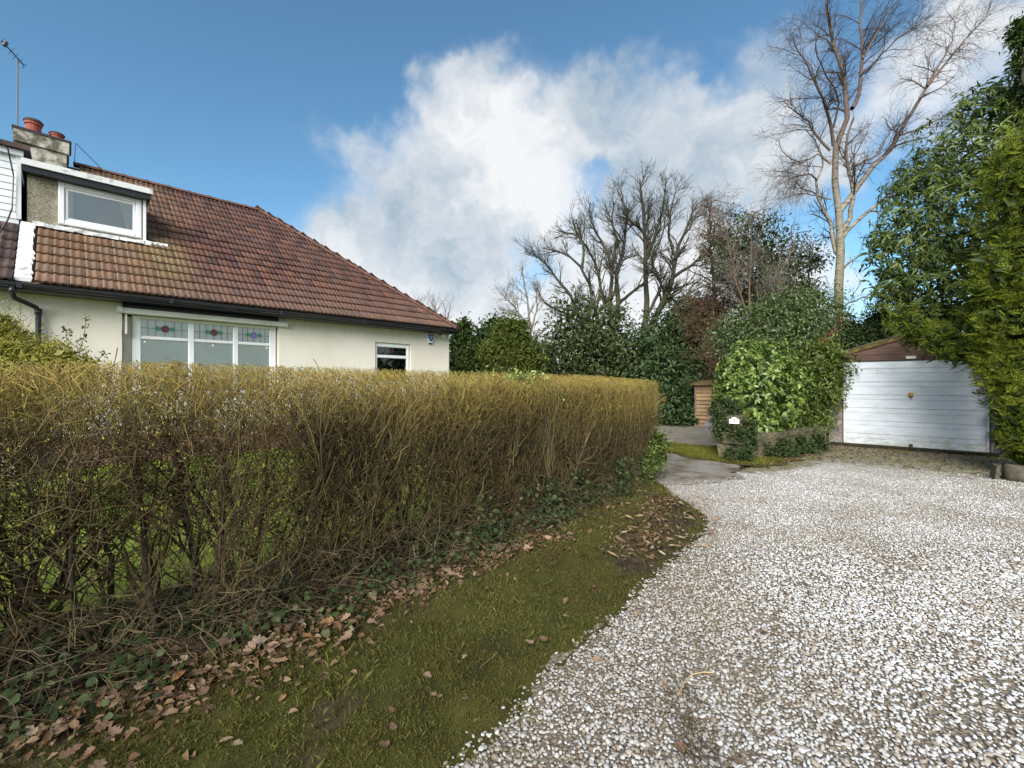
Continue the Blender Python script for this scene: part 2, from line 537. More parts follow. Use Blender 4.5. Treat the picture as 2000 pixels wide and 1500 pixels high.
def spawn(P, R, n, ang, ln, K, wig, trop=(0, 0, 0), tmin=.15, rk=.55, rmin=.002, g=None, tmax=1.0):
    g = g or rng
    N_, K0, _ = P.shape
    seg = np.linalg.norm(P[:, -1] - P[:, 0], axis=1) + 1e-4
    idx = g.choice(N_, n, p=seg / seg.sum())
    t = (tmin + (tmax - tmin) * g.rand(n)) * (K0 - 1.001)
    i = t.astype(int); f = (t - i)[:, None]
    S = P[idx, i] * (1 - f) + P[idx, i + 1] * f
    T = unit(P[idx, i + 1] - P[idx, i] + 1e-9)
    r0 = np.maximum(R[idx, i] * rk, rmin)
    pr = unit(np.cross(T, g.normal(0, 1, (n, 3))))
    a = np.radians(g.uniform(ang[0], ang[1], n))[:, None]
    L_ = g.uniform(ln[0], ln[1], n) * (1.15 - .5 * (t / K0))
    Q = grow(S, T * np.cos(a) + pr * np.sin(a), L_, K, wig, trop, g)
    tp = np.linspace(1, .35, K)[None, :]
    return Q, r0[:, None] * tp


def resample(pts, K):
    pts = np.asarray(pts, float)
    d = np.r_[0, np.cumsum(np.linalg.norm(np.diff(pts, axis=0), axis=1))]
    # Catmull-like smoothing by dense linear + averaging
    t = np.linspace(0, d[-1], K * 3)
    q = np.stack([np.interp(t, d, pts[:, c]) for c in range(pts.shape[1])], 1)
    for _ in range(2): q[1:-1] = (q[:-2] + 2 * q[1:-1] + q[2:]) / 4
    return q[np.linspace(0, len(q) - 1, K).round().astype(int)]


# ---- vectorised leaves
def leaves(Cn, A, Nn, Ln, Wd, kind='s', droop=.15, fold=.15):
    A = unit(A); S = unit(np.cross(A, Nn)); Nn = np.cross(S, A)
    Ln = Ln[:, None]; Wd = Wd[:, None]; n = len(Cn)
    if kind == 's':
        V = np.stack([Cn, Cn + A * Ln * .45 + S * Wd * .5 + Nn * Ln * fold * .5, Cn + A * Ln * .45 - S * Wd * .5 + Nn * Ln * fold * .5, Cn + A * Ln - Nn * Ln * droop], 1)
        b = np.arange(n)[:, None] * 4
        tri = np.concatenate([b + [0, 1, 3], b + [0, 3, 2]])
        return V.reshape(-1, 3), [tri], 4
    a1, a2 = .3, .68
    V = np.stack([Cn,
                  Cn + A * Ln * a1, Cn + A * Ln * a2 - Nn * Ln * droop * .4,
                  Cn + A * Ln * a1 + S * Wd * .46 + Nn * Wd * fold, Cn + A * Ln * a1 - S * Wd * .46 + Nn * Wd * fold,
                  Cn + A * Ln * a2 + S * Wd * .42 + Nn * (Wd * fold - Ln * droop * .4), Cn + A * Ln * a2 - S * Wd * .42 + Nn * (Wd * fold - Ln * droop * .4),
                  Cn + A * Ln - Nn * Ln * droop], 1)
    b = np.arange(n)[:, None] * 8
    tri = np.concatenate([b + [0, 1, 3], b + [0, 4, 1], b + [3, 1, 5], b + [1, 2, 5], b + [1, 4, 6], b + [1, 6, 2], b + [5, 2, 7], b + [2, 6, 7]])
    return V.reshape(-1, 3), [tri], 8


def blob_w(bl):
    out = []
    for b in bl:
        u, v, Y, r = b[:4]; sq = b[4] if len(b) > 4 else 1.0; dp = b[5] if len(b) > 5 else 1.0
        out.append((at(u, v, Y), r * Y / F, sq, dp))
    return out


def sample_blobs(B, n, g, shell=.55, lump=.22, seed=0):
    """points in the outer part of a union of ellipsoids, with outward normals"""
    w = np.array([b[1] ** 2 * b[2] for b in B]); idx = g.choice(len(B), n, p=w / w.sum())
    c = np.array([b[0] for b in B])[idx]; r = np.array([b[1] for b in B])[idx]
    sc = np.stack([np.ones(n), np.array([b[3] for b in B])[idx], np.array([b[2] for b in B])[idx]], 1)
    d = unit(g.normal(0, 1, (n, 3)))
    rad = (shell + (1 - shell) * g.rand(n) ** .6)
    rad *= 1 + lump * 2 * (fbm(c + d * r[:, None], 1.1 / max(.35, float(r.mean())), seed) - .5)
    P = c + d * (r * rad)[:, None] * sc
    keep = np.ones(n, bool)
    for (bc, br, bs, bd) in B:
        q = (P - bc) / (br * np.array([1, bd, bs]))
        keep &= np.linalg.norm(q, axis=1) > shell * .82
    return P[keep], d[keep]


def foliage(name, B, n, ll, wr, mat, parent, seed=1, kind='s', clump=12, spread=.12, shell=.6, lump=.3, up=.5, down=.3, inner=.25, zmin=.02, droop=.2, whorl=False):
    g = RS(seed)
    nc = max(20, n // clump)
    Pc, Dc = sample_blobs(B, int(nc * 1.6), g, shell, lump, seed)
    idx = g.choice(len(Pc), n)
    if whorl:
        k = g.rand(n) * 2 * math.pi
        ax = unit(Dc + np.array([0, 0, .5]) + g.normal(0, .25, Dc.shape))
        e1 = unit(np.cross(ax, [0.31, .2, .9])); e2 = np.cross(ax, e1)
        rad = e1[idx] * np.cos(k)[:, None] + e2[idx] * np.sin(k)[:, None]
        P = Pc[idx] + ax[idx] * g.uniform(-.04, .02, n)[:, None]
        A = unit(rad + ax[idx] * g.uniform(-.5, .55, n)[:, None] + np.array([0, 0, -.25]))
        Nn = unit(ax[idx] + g.normal(0, .25, (n, 3)))
    else:
        P = Pc[idx] + g.normal(0, spread, (n, 3))
        A = unit(Dc[idx] * .6 + g.normal(0, .7, (n, 3)) + np.array([0, 0, -down]))
        Nn = unit(Dc[idx] * .5 + g.normal(0, .5, (n, 3)) + np.array([0, 0, up]))
    L_ = ll * g.uniform(.65, 1.25, n); W_ = L_ * wr
    rn = np.clip(g.rand(n) * .75 + g.rand(len(Pc))[idx] * .3, 0, 1)
    ok = P[:, 2] > zmin
    P, A, Nn, L_, W_, rn = P[ok], A[ok], Nn[ok], L_[ok], W_[ok], rn[ok]
    V, Fs, kv = leaves(P, A, Nn, L_, W_, kind, droop)
    rnd = np.repeat(rn, kv)
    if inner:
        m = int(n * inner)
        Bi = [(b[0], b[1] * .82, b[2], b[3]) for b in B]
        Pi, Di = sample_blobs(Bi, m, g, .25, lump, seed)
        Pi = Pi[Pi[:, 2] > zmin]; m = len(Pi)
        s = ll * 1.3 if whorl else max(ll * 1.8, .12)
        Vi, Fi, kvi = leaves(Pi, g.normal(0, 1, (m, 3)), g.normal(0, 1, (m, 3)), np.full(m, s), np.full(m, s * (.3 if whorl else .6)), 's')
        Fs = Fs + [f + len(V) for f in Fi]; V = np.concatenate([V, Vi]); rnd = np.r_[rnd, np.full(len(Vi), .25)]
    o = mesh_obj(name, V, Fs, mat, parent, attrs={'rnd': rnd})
    return stuff(o)


def stems_for(B, base, n, r, mat, parent, name='stem', seed=3, K=8, twig=0):
    g = RS(seed)
    b = np.array(base, float)
    S = b + np.c_[g.normal(0, .12, n), g.normal(0, .12, n), np.zeros(n)]
    T = np.array([B[i % len(B)][0] + g.normal(0, .25, 3) * B[i % len(B)][1] for i in range(n)])
    t = np.linspace(0, 1, K)[None, :, None]
    P = S[:, None] * (1 - t) + T[:, None] * t
    P[:, :, 2] += np.sin(t[..., 0] * math.pi) * .1
    P[:, 1:-1] += g.normal(0, .03 * np.linalg.norm(T - S, axis=1).mean(), P[:, 1:-1].shape)
    R = r * np.linspace(1, .3, K)[None] * g.uniform(.6, 1, (n, 1))
    V, q = tubes(P, R, 6)
    o = mesh_obj(name, V, [q], mat, parent, smooth=True)
    if twig:
        Q, RQ = spawn(P, R, twig, (25, 75), (.3, .9), 5, .2, (0, 0, .05), g=g)
        V, q = tubes(Q, RQ, 3); stuff(mesh_obj('twigs', V, [q], mat, parent))
    return o


# ------------------------------------------------------------------ ground
def pip(P, poly):
    x, y = P[:, 0], P[:, 1]; ins = np.zeros(len(P), bool); n = len(poly)
    for i in range(n):
        x1, y1 = poly[i]; x2, y2 = poly[(i + 1) % n]
        c = (y1 > y) != (y2 > y)
        xi = (x2 - x1) * (y - y1) / ((y2 - y1) if y2 != y1 else 1e-9) + x1
        ins ^= c & (x < xi)
    return ins


def dist_line(P, line):
    d = np.full(len(P), 1e9)
    for a, b in zip(line[:-1], line[1:]):
        a = np.array(a); b = np.array(b); ab = b - a
        t = np.clip(((P - a) @ ab) / (ab @ ab), 0, 1)
        d = np.minimum(d, np.linalg.norm(P - (a + t[:, None] * ab), axis=1))
    return d


def sheet(name, poly, step, z, mat, wob=.05, sc=3, zf=None, attrs=None, seed=0):
    p = np.array(poly); x0, y0 = p.min(0) - .1; x1, y1 = p.max(0) + .1
    nx = int((x1 - x0) / step) + 2; ny = int((y1 - y0) / step) + 2
    X, Y = np.meshgrid(x0 + np.arange(nx) * step, y0 + np.arange(ny) * step, indexing='ij')
    P = np.c_[X.ravel(), Y.ravel()]
    off = np.c_[fbm(P, sc, seed) - .5, fbm(P, sc, seed + 9) - .5] * wob * 4
    ins = pip(P + off, poly).reshape(nx, ny)
    k = ins[:-1, :-1] | ins[1:, :-1] | ins[:-1, 1:] | ins[1:, 1:]
    I, J = np.nonzero(k)
    q = np.stack([I * ny + J, (I + 1) * ny + J, (I + 1) * ny + J + 1, I * ny + J + 1], 1)
    us, inv = np.unique(q, return_inverse=True); q = inv.reshape(q.shape)
    P = P[us]
    Z = np.full(len(P), z) + (zf(P) if zf else 0)
    at_ = {k2: f(P) for k2, f in (attrs or {}).items()}
    o = mesh_obj(name, np.c_[P, Z], [q], mat, smooth=True, attrs=at_)
    o['kind'] = 'structure'
    return o


EDGE = [(-2.6, -1.6), (-1.6, -.1), (-.62, 1.25), (-.27, 1.69), (-.02, 1.98), (.16, 2.27), (.45, 2.59), (.73, 2.95), (1.07, 3.43), (1.48, 3.91), (1.9, 4.45), (2.1, 4.9), (2.12, 5.4), (2.10, 5.9), (2.13, 6.45)]
HFOOT = [(-5.6, -2.4), (-4.0, -.6), (-2.75, .95), (-1.9, 1.84), (-1.4, 2.33), (-.97, 2.86), (-.41, 3.53), (.24, 4.23), (1.3, 5.5), (1.95, 6.5)]


def offset(line, d):
    L_ = np.array(line); T = unit(np.gradient(L_, axis=0)); return L_ + np.c_[-T[:, 1], T[:, 0]] * d


HC = offset(HFOOT, .55)             # centre line of the hedge
HB = offset(HFOOT, 1.15)
VERGE = EDGE + [(2.0, 7.2), (1.6, 7.5)] + [tuple(p) for p in HB[::-1]] + [(-6, -3.5)]
GARX = np.array([.764, -.645]); GARX /= np.hypot(*GARX)
GARY = np.array([-GARX[1], GARX[0]])
GAR0 = np.array([8.935, 9.98])
GROT = math.atan2(GARX[1], GARX[0])


def gar(x, y): return tuple(GAR0 + GARX * x + GARY * y)


def verge_z(P):
    d = dist_line(P, HC); e = dist_line(P, EDGE)
    return .10 * np.clip(1 - d / 1.0, 0, 1) ** 1.5 + .035 * np.clip(e / .3, 0, 1) + .03 * (fbm(P, 6, 3) - .5)


def endsoil(P):
    return np.clip(1.35 - dist_line(P, [(1.0, 3.75), (1.5, 4.3), (1.75, 5.0), (1.8, 5.6)]) / .26 + (fbm(P, 4, 15) - .5) * 2.2, 0, .8) + np.clip((fbm(P, 2.6, 16) - .68) * 8, 0, .7)


def ground_mat(name, stops, scale=3, b=.4, fine=90, rough=.95):
    m, N, L, bs = new_mat(name)
    n = nz(N, L, scale, 8, .68, coord='World')
    c = ramp(N, L, n, stops)
    f = nz(N, L, fine, 5, .7, coord='World')
    c = mixc(N, L, mth(N, L, 'MULTIPLY', mrange(N, L, f, .35, .7), .6), mixc(N, L, 1.0, c, (.45, .45, .45), 'MULTIPLY'), c)
    L.new(c, bs.inputs['Base Color']); bs.inputs['Roughness'].default_value = rough
    bs.inputs['Specular IOR Level'].default_value = .2
    bump(N, L, bs, f, b, .02)
    return m


M['ground'] = ground_mat('rough_ground', [(.3, (.05, .04, .022)), (.5, (.06, .075, .02)), (.7, (.09, .10, .03))], 1.5)
M['lawn'] = ground_mat('lawn_turf', [(.3, (.15, .21, .035)), (.5, (.24, .31, .05)), (.7, (.34, .36, .09))], 2.5)
M['tarmac'] = ground_mat('worn_tarmac', [(.33, (.12, .10, .04)), (.43, (.25, .21, .15)), (.52, (.36, .325, .28)), (.75, (.44, .405, .36))], 2.2, .3, 160, .85)
M['moss'] = ground_mat('mossy_strip', [(.3, (.06, .045, .02)), (.45, (.10, .088, .022)), (.65, (.14, .138, .026))], 5)
M['yard'] = ground_mat('yard_gravel', [(.3, (.18, .15, .10)), (.5, (.34, .30, .23)), (.7, (.46, .42, .35))], 3, .6, 70)
M['concrete'] = ground_mat('mossy_concrete', [(.3, (.022, .022, .010)), (.5, (.045, .042, .018)), (.7, (.085, .075, .045))], 5, .5, 50)


def verge_mat():
    m, N, L, bs = new_mat('verge_soil_and_moss')
    n = nz(N, L, 3.5, 8, .65, coord='World')
    g = ramp(N, L, n, [(.3, (.030, .026, .012)), (.48, (.055, .058, .014)), (.65, (.080, .072, .018))])
    s = ramp(N, L, nz(N, L, 12, 6, coord='World'), [(.3, (.025, .018, .012)), (.55, (.065, .047, .032)), (.75, (.12, .09, .062))])
    c = mixc(N, L, attr(N, 'soil'), g, s)
    f = nz(N, L, 90, 5, .7, coord='World')
    L.new(c, bs.inputs['Base Color']); bs.inputs['Roughness'].default_value = 1
    bs.inputs['Specular IOR Level'].default_value = .1
    bump(N, L, bs, f, .6, .02)
    return m


def gravel_base_mat():
    m, N, L, bs = new_mat('white_gravel')
    g = N.new('ShaderNodeNewGeometry')
    v = N.new('ShaderNodeTexVoronoi'); v.inputs['Scale'].default_value = 60
    L.new(g.outputs['Position'], v.inputs['Vector'])
    s = N.new('ShaderNodeSeparateColor'); L.new(v.outputs['Color'], s.inputs[0])
    st = ramp(N, L, s.outputs[0], [(0, (.30, .26, .21)), (.2, (.46, .43, .39)), (.55, (.62, .61, .59)), (1, (.76, .76, .76))])
    gap = mrange(N, L, v.outputs['Distance'], .75, .4)
    c = mixc(N, L, gap, (.30, .275, .24), st)
    near = attr(N, 'near')     # under the modelled stones the bed is dirt
    c = mixc(N, L, near, c, ramp(N, L, nz(N, L, 40, 5, .7, coord='World'), [(.33, (.075, .060, .042)), (.46, (.20, .165, .125)), (.56, (.27, .24, .195)), (.63, (.16, .15, .06)), (.72, (.38, .35, .31))]))
    n = nz(N, L, 1.1, 8, .7, coord='World')
    c = mixc(N, L, mth(N, L, 'MULTIPLY', mrange(N, L, n, .46, .68), .6), c, (.27, .22, .15))
    # moss and rotted leaf towards the garage and the planting
    n2 = nz(N, L, 4, 8, .7, coord='World')
    dirt = ramp(N, L, n2, [(.28, (.045, .034, .024)), (.40, (.11, .088, .058)), (.49, (.25, .22, .17)), (.56, (.12, .12, .035)), (.63, (.19, .20, .04)), (.72, (.32, .29, .23))])
    dm = mth(N, L, 'MULTIPLY', mrange(N, L, attr(N, 'dirt'), .0, .45), mrange(N, L, mth(N, L, 'ADD', attr(N, 'dirt'), mth(N, L, 'MULTIPLY', mth(N, L, 'SUBTRACT', nz(N, L, 7, 6, coord='World'), .5), 1.6)), .05, .6))
    c = mixc(N, L, dm, c, dirt)
    L.new(c, bs.inputs['Base Color']); bs.inputs['Roughness'].default_value = .9
    bs.inputs['Specular IOR Level'].default_value = .2
    bump(N, L, bs, mth(N, L, 'SUBTRACT', 1.0, v.outputs['Distance']), .7, .015)
    return m


M['verge'] = verge_mat(); M['gravel'] = gravel_base_mat()

GP = 300
o = mesh_obj('ground', [(-GP, -GP, -.03), (GP, -GP, -.03), (GP, GP, -.03), (-GP, GP, -.03)], [[(0, 1, 2, 3)]], M['ground']); o['kind'] = 'structure'
lawn_poly = [tuple(p) for p in offset(HFOOT, .9)] + [(2.0, 7.6), (1.2, 9.3), (-1.0, 12.0), (-1.9, 13.6), (-9.5, 6.2), (-10.5, 3), (-7.5, -2)]
sheet('lawn', lawn_poly, .15, -.012, M['lawn'], .02)
sheet('verge', VERGE, .05, .004, M['verge'], .02, 3, verge_z, {'soil': lambda P: np.clip(np.maximum(1.5 - dist_line(P, HC) / .62 + (fbm(P, 4, 5) - .5) * 1.2, endsoil(P)), 0, 1)}, 2)


def garlocal(P):
    Q = P - GAR0; return Q @ GARX, Q @ GARY


def gravel_dirt(P):
    x, y = garlocal(P)
    d1 = np.clip(1.25 - (-y - .1) / (3.6 + .25 * np.clip(x + 1, 0, 4)), 0, 1) 
    d2 = np.clip(1 - dist_line(P, [(9.4, 8.6), (8.6, 6.5), (9.4, 3.5)]) / .9, 0, 1)
    d3 = np.clip(1 - dist_line(P, EDGE) / .16, 0, 1) * .5
    d4 = np.clip(1 - dist_line(P, [(4.0, 7.7), (5.2, 8.35), (7.2, 10.2)]) / .75, 0, 1)
    return np.clip(np.maximum.reduce([d1, d2, d3, d4]), 0, 1)


GRAV = EDGE + [(2.13, 6.6), (3.35, 6.85), (3.95, 7.5), (4.5, 7.95), (5.0, 8.3), (6.4, 9.35), gar(-1.45, -.2), gar(1.9, -.2), (11.5, 7.3), (15, 5), (15, -5), (-4, -5)]
sheet('gravel_drive', [(x - .06 if i < len(EDGE) else x, y + (.05 if i < len(EDGE) else 0)) for i, (x, y) in enumerate(GRAV)], .10, .0, M['gravel'], .02, 4, lambda P: .012 * (fbm(P, 1.2, 8) - .5),
      {'near': lambda P: np.clip((7.4 - P[:, 1]) / 3.6, 0, 1), 'dirt': gravel_dirt}, 4)
sheet('tarmac_path', [(2.05, 6.2), (2.6, 6.55), (3.4, 6.85), (3.98, 7.7), (3.85, 8.25), (3.3, 9.4), (2.9, 11.0), (1.6, 10.6), (1.5, 8.2), (1.9, 7.3)], .05, .0045, M['tarmac'], .16, 3, lambda P: .010 * (fbm(P, 4, 12) - .42))
sheet('mossy_bank', [(3.25, 9.5), (3.82, 8.3), (4.35, 7.75), (5.1, 8.1), (5.5, 8.45), (5.2, 8.9), (4.75, 8.9), (4.7, 9.9), (3.9, 11), (2.85, 11)], .05, .008, M['moss'], .14, 3, lambda P: .02 * (fbm(P, 5, 1) - .35))
sheet('gravel_yard', [(2.6, 10.7), (5.0, 10.6), (7.0, 14.0), (8.0, 16.5), (4.0, 16.5), (1.8, 12)], .12, .006, M['yard'], .03, 3)

# ---- gravel stones
def stones():
    g = RS(11)
    t = (1 + 5 ** .5) / 2
    ico = np.array([(-1, t, 0), (1, t, 0), (-1, -t, 0), (1, -t, 0), (0, -1, t), (0, 1, t), (0, -1, -t), (0, 1, -t), (t, 0, -1), (t, 0, 1), (-t, 0, -1), (-t, 0, 1)])
    ico /= np.linalg.norm(ico[0])
    icf = np.array([(0, 11, 5), (0, 5, 1), (0, 1, 7), (0, 7, 10), (0, 10, 11), (1, 5, 9), (5, 11, 4), (11, 10, 2), (10, 7, 6), (7, 1, 8), (3, 9, 4), (3, 4, 2), (3, 2, 6), (3, 6, 8), (3, 8, 9), (4, 9, 5), (2, 4, 11), (6, 2, 10), (8, 6, 7), (9, 8, 1)])
    octv = np.array([(1, 0, 0), (-1, 0, 0), (0, 1, 0), (0, -1, 0), (0, 0, 1), (0, 0, -1.)])
    octf = np.array([(0, 2, 4), (2, 1, 4), (1, 3, 4), (3, 0, 4), (2, 0, 5), (1, 2, 5), (3, 1, 5), (0, 3, 5)])
    def lay(y0, y1, sp, base, bf, smin, smax):
        X, Y = np.meshgrid(np.arange(-2.2, 9.5, sp), np.arange(y0, y1, sp * .87), indexing='ij')
        X = X + (np.arange(Y.shape[1]) % 2)[None] * sp / 2
        P = np.c_[X.ravel(), Y.ravel()]
        P = P[(P[:, 0] < 1.45 * P[:, 1] + 1.0)]
        P += g.normal(0, sp * .22, P.shape)
        w = np.c_[fbm(P, 6, 21) - .5, fbm(P, 6, 31) - .5] * .10
        P = P[pip(P + w + g.normal(0, .035, P.shape) * (g.rand(len(P), 1) < .35), GRAV)]
        # thin out where dirt shows
        dn = fbm(P, 2.2, 41)
        dd = gravel_dirt(P)
        keep = g.rand(len(P)) > np.clip((dn - .50) * 2.2, 0, .42) + dd * 1.15
        fd = np.clip((P[:, 1] + (fbm(P, 1.5, 51) - .5) * .8 - 3.2) / 1.0, 0, 1); keep &= (g.rand(len(P)) < ((1 - fd) if y0 < 2 else fd))
        P = P[keep]; P = P[g.rand(len(P)) < np.clip((8.0 - P[:, 1]) / 3.2, 0, 1)]; n = len(P)
        s = g.uniform(smin, smax, n) * g.choice([1, .62, 1.3], n, p=[.58, .30, .12])
        dims = np.stack([s * g.uniform(.95, 1.35, n), s * g.uniform(.75, 1.05, n), s * g.uniform(.38, .7, n)], 1)
        a = g.rand(n) * 6.28; ti = g.normal(0, .35, n)
        pos_ = np.c_[P, .003 + g.uniform(-.003, .005, n) + .006 * (P[:, 1] < 4)]
        return pos_, np.c_[g.normal(0, .3, n), g.normal(0, .3, n), a], dims, g.rand(n)
    A1 = lay(1.2, 4.4, .0188, ico, icf, .0078, .0118)
    A2 = lay(3.0, 7.6, .0185, octv, octf, .0074, .0112)
    m, N, L, b = new_mat('gravel_stone')
    ai = N.new('ShaderNodeAttribute'); ai.attribute_name = 'rnd'; ai.attribute_type = 'INSTANCER'
    c = ramp(N, L, ai.outputs['Fac'], [(0, (.19, .15, .11)), (.12, (.34, .29, .23)), (.26, (.47, .42, .36)), (.5, (.54, .535, .53)), (.8, (.64, .65, .665)), (1, (.76, .78, .80))])
    big = nz(N, L, 1.1, 7, .65, coord='World')
    c = mixc(N, L, mth(N, L, 'MULTIPLY', mrange(N, L, big, .42, .62), .75), c, mixc(N, L, 1.0, c, (.68, .64, .58), 'MULTIPLY'))
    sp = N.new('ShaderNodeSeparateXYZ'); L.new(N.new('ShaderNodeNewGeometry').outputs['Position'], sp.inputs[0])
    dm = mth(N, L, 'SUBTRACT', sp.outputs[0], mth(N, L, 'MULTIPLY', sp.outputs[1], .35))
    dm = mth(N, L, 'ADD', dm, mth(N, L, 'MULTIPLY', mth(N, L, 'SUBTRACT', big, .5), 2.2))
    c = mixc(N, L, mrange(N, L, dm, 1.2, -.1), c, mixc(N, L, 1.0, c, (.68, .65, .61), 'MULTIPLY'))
    c = mixc(N, L, mth(N, L, 'MULTIPLY', mrange(N, L, nz(N, L, 60, 4, coord='World'), .45, .8), .5), c, mixc(N, L, 1.0, c, (.62, .52, .40), 'MULTIPLY'))
    L.new(c, b.inputs['Base Color']); b.inputs['Roughness'].default_value = .7
    b.inputs['Specular IOR Level'].default_value = .25
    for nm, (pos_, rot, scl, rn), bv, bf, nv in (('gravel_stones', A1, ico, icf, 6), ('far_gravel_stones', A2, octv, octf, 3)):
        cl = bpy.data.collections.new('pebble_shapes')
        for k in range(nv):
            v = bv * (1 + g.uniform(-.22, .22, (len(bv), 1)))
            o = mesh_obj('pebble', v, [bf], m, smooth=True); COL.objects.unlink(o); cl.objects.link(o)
        me = bpy.data.meshes.new(nm); me.vertices.add(len(pos_)); me.vertices.foreach_set('co', pos_.astype(np.float32).ravel())
        for an, arr in (('rot', rot), ('scl', scl)):
            t_ = me.attributes.new(an, 'FLOAT_VECTOR', 'POINT'); t_.data.foreach_set('vector', arr.astype(np.float32).ravel())
        t_ = me.attributes.new('rnd', 'FLOAT', 'POINT'); t_.data.foreach_set('value', rn.astype(np.float32))
        o = bpy.data.objects.new(nm, me); COL.objects.link(o)
        tr = bpy.data.node_groups.new('scatter_' + nm, 'GeometryNodeTree')
        tr.interface.new_socket('Geometry', in_out='INPUT', socket_type='NodeSocketGeometry')
        tr.interface.new_socket('Geometry', in_out='OUTPUT', socket_type='NodeSocketGeometry')
        n_, l_ = tr.nodes, tr.links
        gi = n_.new('NodeGroupInput'); go = n_.new('NodeGroupOutput')
        ci = n_.new('GeometryNodeCollectionInfo'); ci.inputs['Collection'].default_value = cl
        ci.inputs['Separate Children'].default_value = True; ci.inputs['Reset Children'].default_value = True
        ip = n_.new('GeometryNodeInstanceOnPoints'); ip.inputs['Pick Instance'].default_value = True
        for an, sk in (('rot', 'Rotation'), ('scl', 'Scale')):
            na = n_.new('GeometryNodeInputNamedAttribute'); na.data_type = 'FLOAT_VECTOR'; na.inputs['Name'].default_value = an
            l_.new(na.outputs[0], ip.inputs[sk])
        l_.new(gi.outputs[0], ip.inputs['Points']); l_.new(ci.outputs[0], ip.inputs['Instance'])
        l_.new(ip.outputs[0], go.inputs[0])
        md = o.modifiers.new('scatter', 'NODES'); md.node_group = tr
        tag(o, 'loose white and beige gravel stones covering the %s driveway' % ('near' if nv == 6 else 'middle of the'), 'gravel', kind='stuff')
stones()

# ---- grass blades
def grass(name, poly, n, hgt, mat, zf, dens=None, seed=5, cull=None, label=''):
    g = RS(seed)
    p = np.array(poly); x0, y0 = p.min(0); x1, y1 = p.max(0)
    P = np.c_[g.uniform(x0, x1, n * 9), g.uniform(y0, y1, n * 9)]
    P = P[pip(P + np.c_[fbm(P, 7, 61) - .5, fbm(P, 7, 62) - .5] * .16 + g.normal(0, .012, P.shape), poly)]
    if cull is not None: P = P[cull(P)]
    if dens is not None: P = P[g.rand(len(P)) < dens(P)]
    P = P[:n]; n = len(P)
    h = hgt * g.uniform(.4, 1.3, n) * (.6 + .8 * fbm(P, 5, 77))
    w = g.uniform(.0008, .0018, n) * (1 + P[:, 1] * .14)
    a = g.rand(n) * 6.28; dx = np.c_[np.cos(a), np.sin(a), np.zeros(n)]
    ln = unit(np.c_[g.normal(0, 1, (n, 2)), np.zeros(n)]) * (h * g.uniform(.1, 1.1, n))[:, None]
    Z = zf(P) if zf else np.zeros(n)
    b = np.c_[P, Z - .002]
    V = np.stack([b - dx * w[:, None], b + dx * w[:, None], b + ln * .4 + np.c_[np.zeros((n, 2)), h * .7] + dx * w[:, None] * .6, b + ln + np.c_[np.zeros((n, 2)), h]], 1)
    i = np.arange(n)[:, None] * 4
    o = mesh_obj(name, V.reshape(-1, 3), [np.concatenate([i + [0, 1, 2], i + [0, 2, 3]])], mat, attrs={'rnd': np.repeat(np.clip(g.rand(n) * .5 + fbm(P, 2.2, 55) * .6 - .05, 0, 1), 4)})
    return tag(o, label, 'grass', kind='stuff')


M['grass'] = leaf_mat('verge_grass', [(.12, (.085, .060, .028)), (.32, (.105, .080, .030)), (.52, (.100, .090, .026)), (.72, (.115, .118, .030)), (.88, (.18, .165, .05)), (1, (.34, .27, .14))], .8, .1, .25)
M['lawn_grass'] = leaf_mat('lawn_grass', [(.1, (.17, .23, .03)), (.5, (.30, .38, .05)), (1, (.46, .48, .10))], .8, .1, .3)
M['strip_grass'] = leaf_mat('bank_grass', [(.1, (.075, .062, .02)), (.5, (.125, .125, .024)), (1, (.27, .26, .05))], .8, .1, .3)
vz = lambda P: verge_z(P) + .004
vis = lambda P: (np.abs(P[:, 0]) < 1.22 * P[:, 1] + .2) & (P[:, 1] > 1.1)
grass('verge_grass', VERGE, 165000, .0185, M['grass'], vz,
      lambda P: np.clip((dist_line(P, HC) - .42 + (fbm(P, 5, 5) - .5) * .8) * 3.2, .02, 1) * np.clip(1.25 - P[:, 1] * .07, .5, 1) * np.clip(1 - endsoil(P) * 1.2, .04, 1) * np.clip((fbm(P, 9, 71) - .28) * 5, .15, 1), 5, vis, 'short mossy grass growing on the verge between hedge and gravel')
grass('verge_grass', VERGE, 9000, .048, M['grass'], vz, lambda P: np.clip(fbm(P, 3.5, 81) * 3 - 1.35, .03, 1) * np.clip((dist_line(P, HC) - .35) * 4, 0, 1), 15, vis, 'taller tufts of coarse grass standing out of the mossy verge')
grass('lawn_grass', lawn_poly, 30000, .07, M['lawn_grass'], lambda P: np.full(len(P), -.012), None, 6, lambda P: (P[:, 1] > 1.5) & (dist_line(P, HC) > .3), 'sunlit lawn grass growing behind the hedge')
grass('bank_grass', [(2.6, 10.3), (3.4, 9.3), (3.9, 8.2), (4.5, 7.9), (5.2, 8.5), (4.7, 8.9), (4.6, 9.9), (3.9, 10.8)], 14000, .05, M['strip_grass'], lambda P: np.full(len(P), .014), lambda P: np.clip(fbm(P, 3, 91) * 4 - 1.2, .1, 1), 8, None, 'yellow mossy grass growing beside the tarmac path')

# ------------------------------------------------------------------ bungalow
def hpt(u, v, y):
    d = np.array([(u - 1000) / F, 1.0]); k = (y + C0 @ N1) / (d @ N1); p = d * k - C0
    return float(p @ D1), H + (750 - v) / F * k


ZE, TAN, DH = 3.09, .81, 4.0           # eaves height, roof pitch, half depth of the house
OV = .35
SL = math.atan(TAN)
ZR = ZE + (DH + OV) * TAN
XL = -8.66                              # party line


def roofz(y): return ZE + (y + OV) * TAN


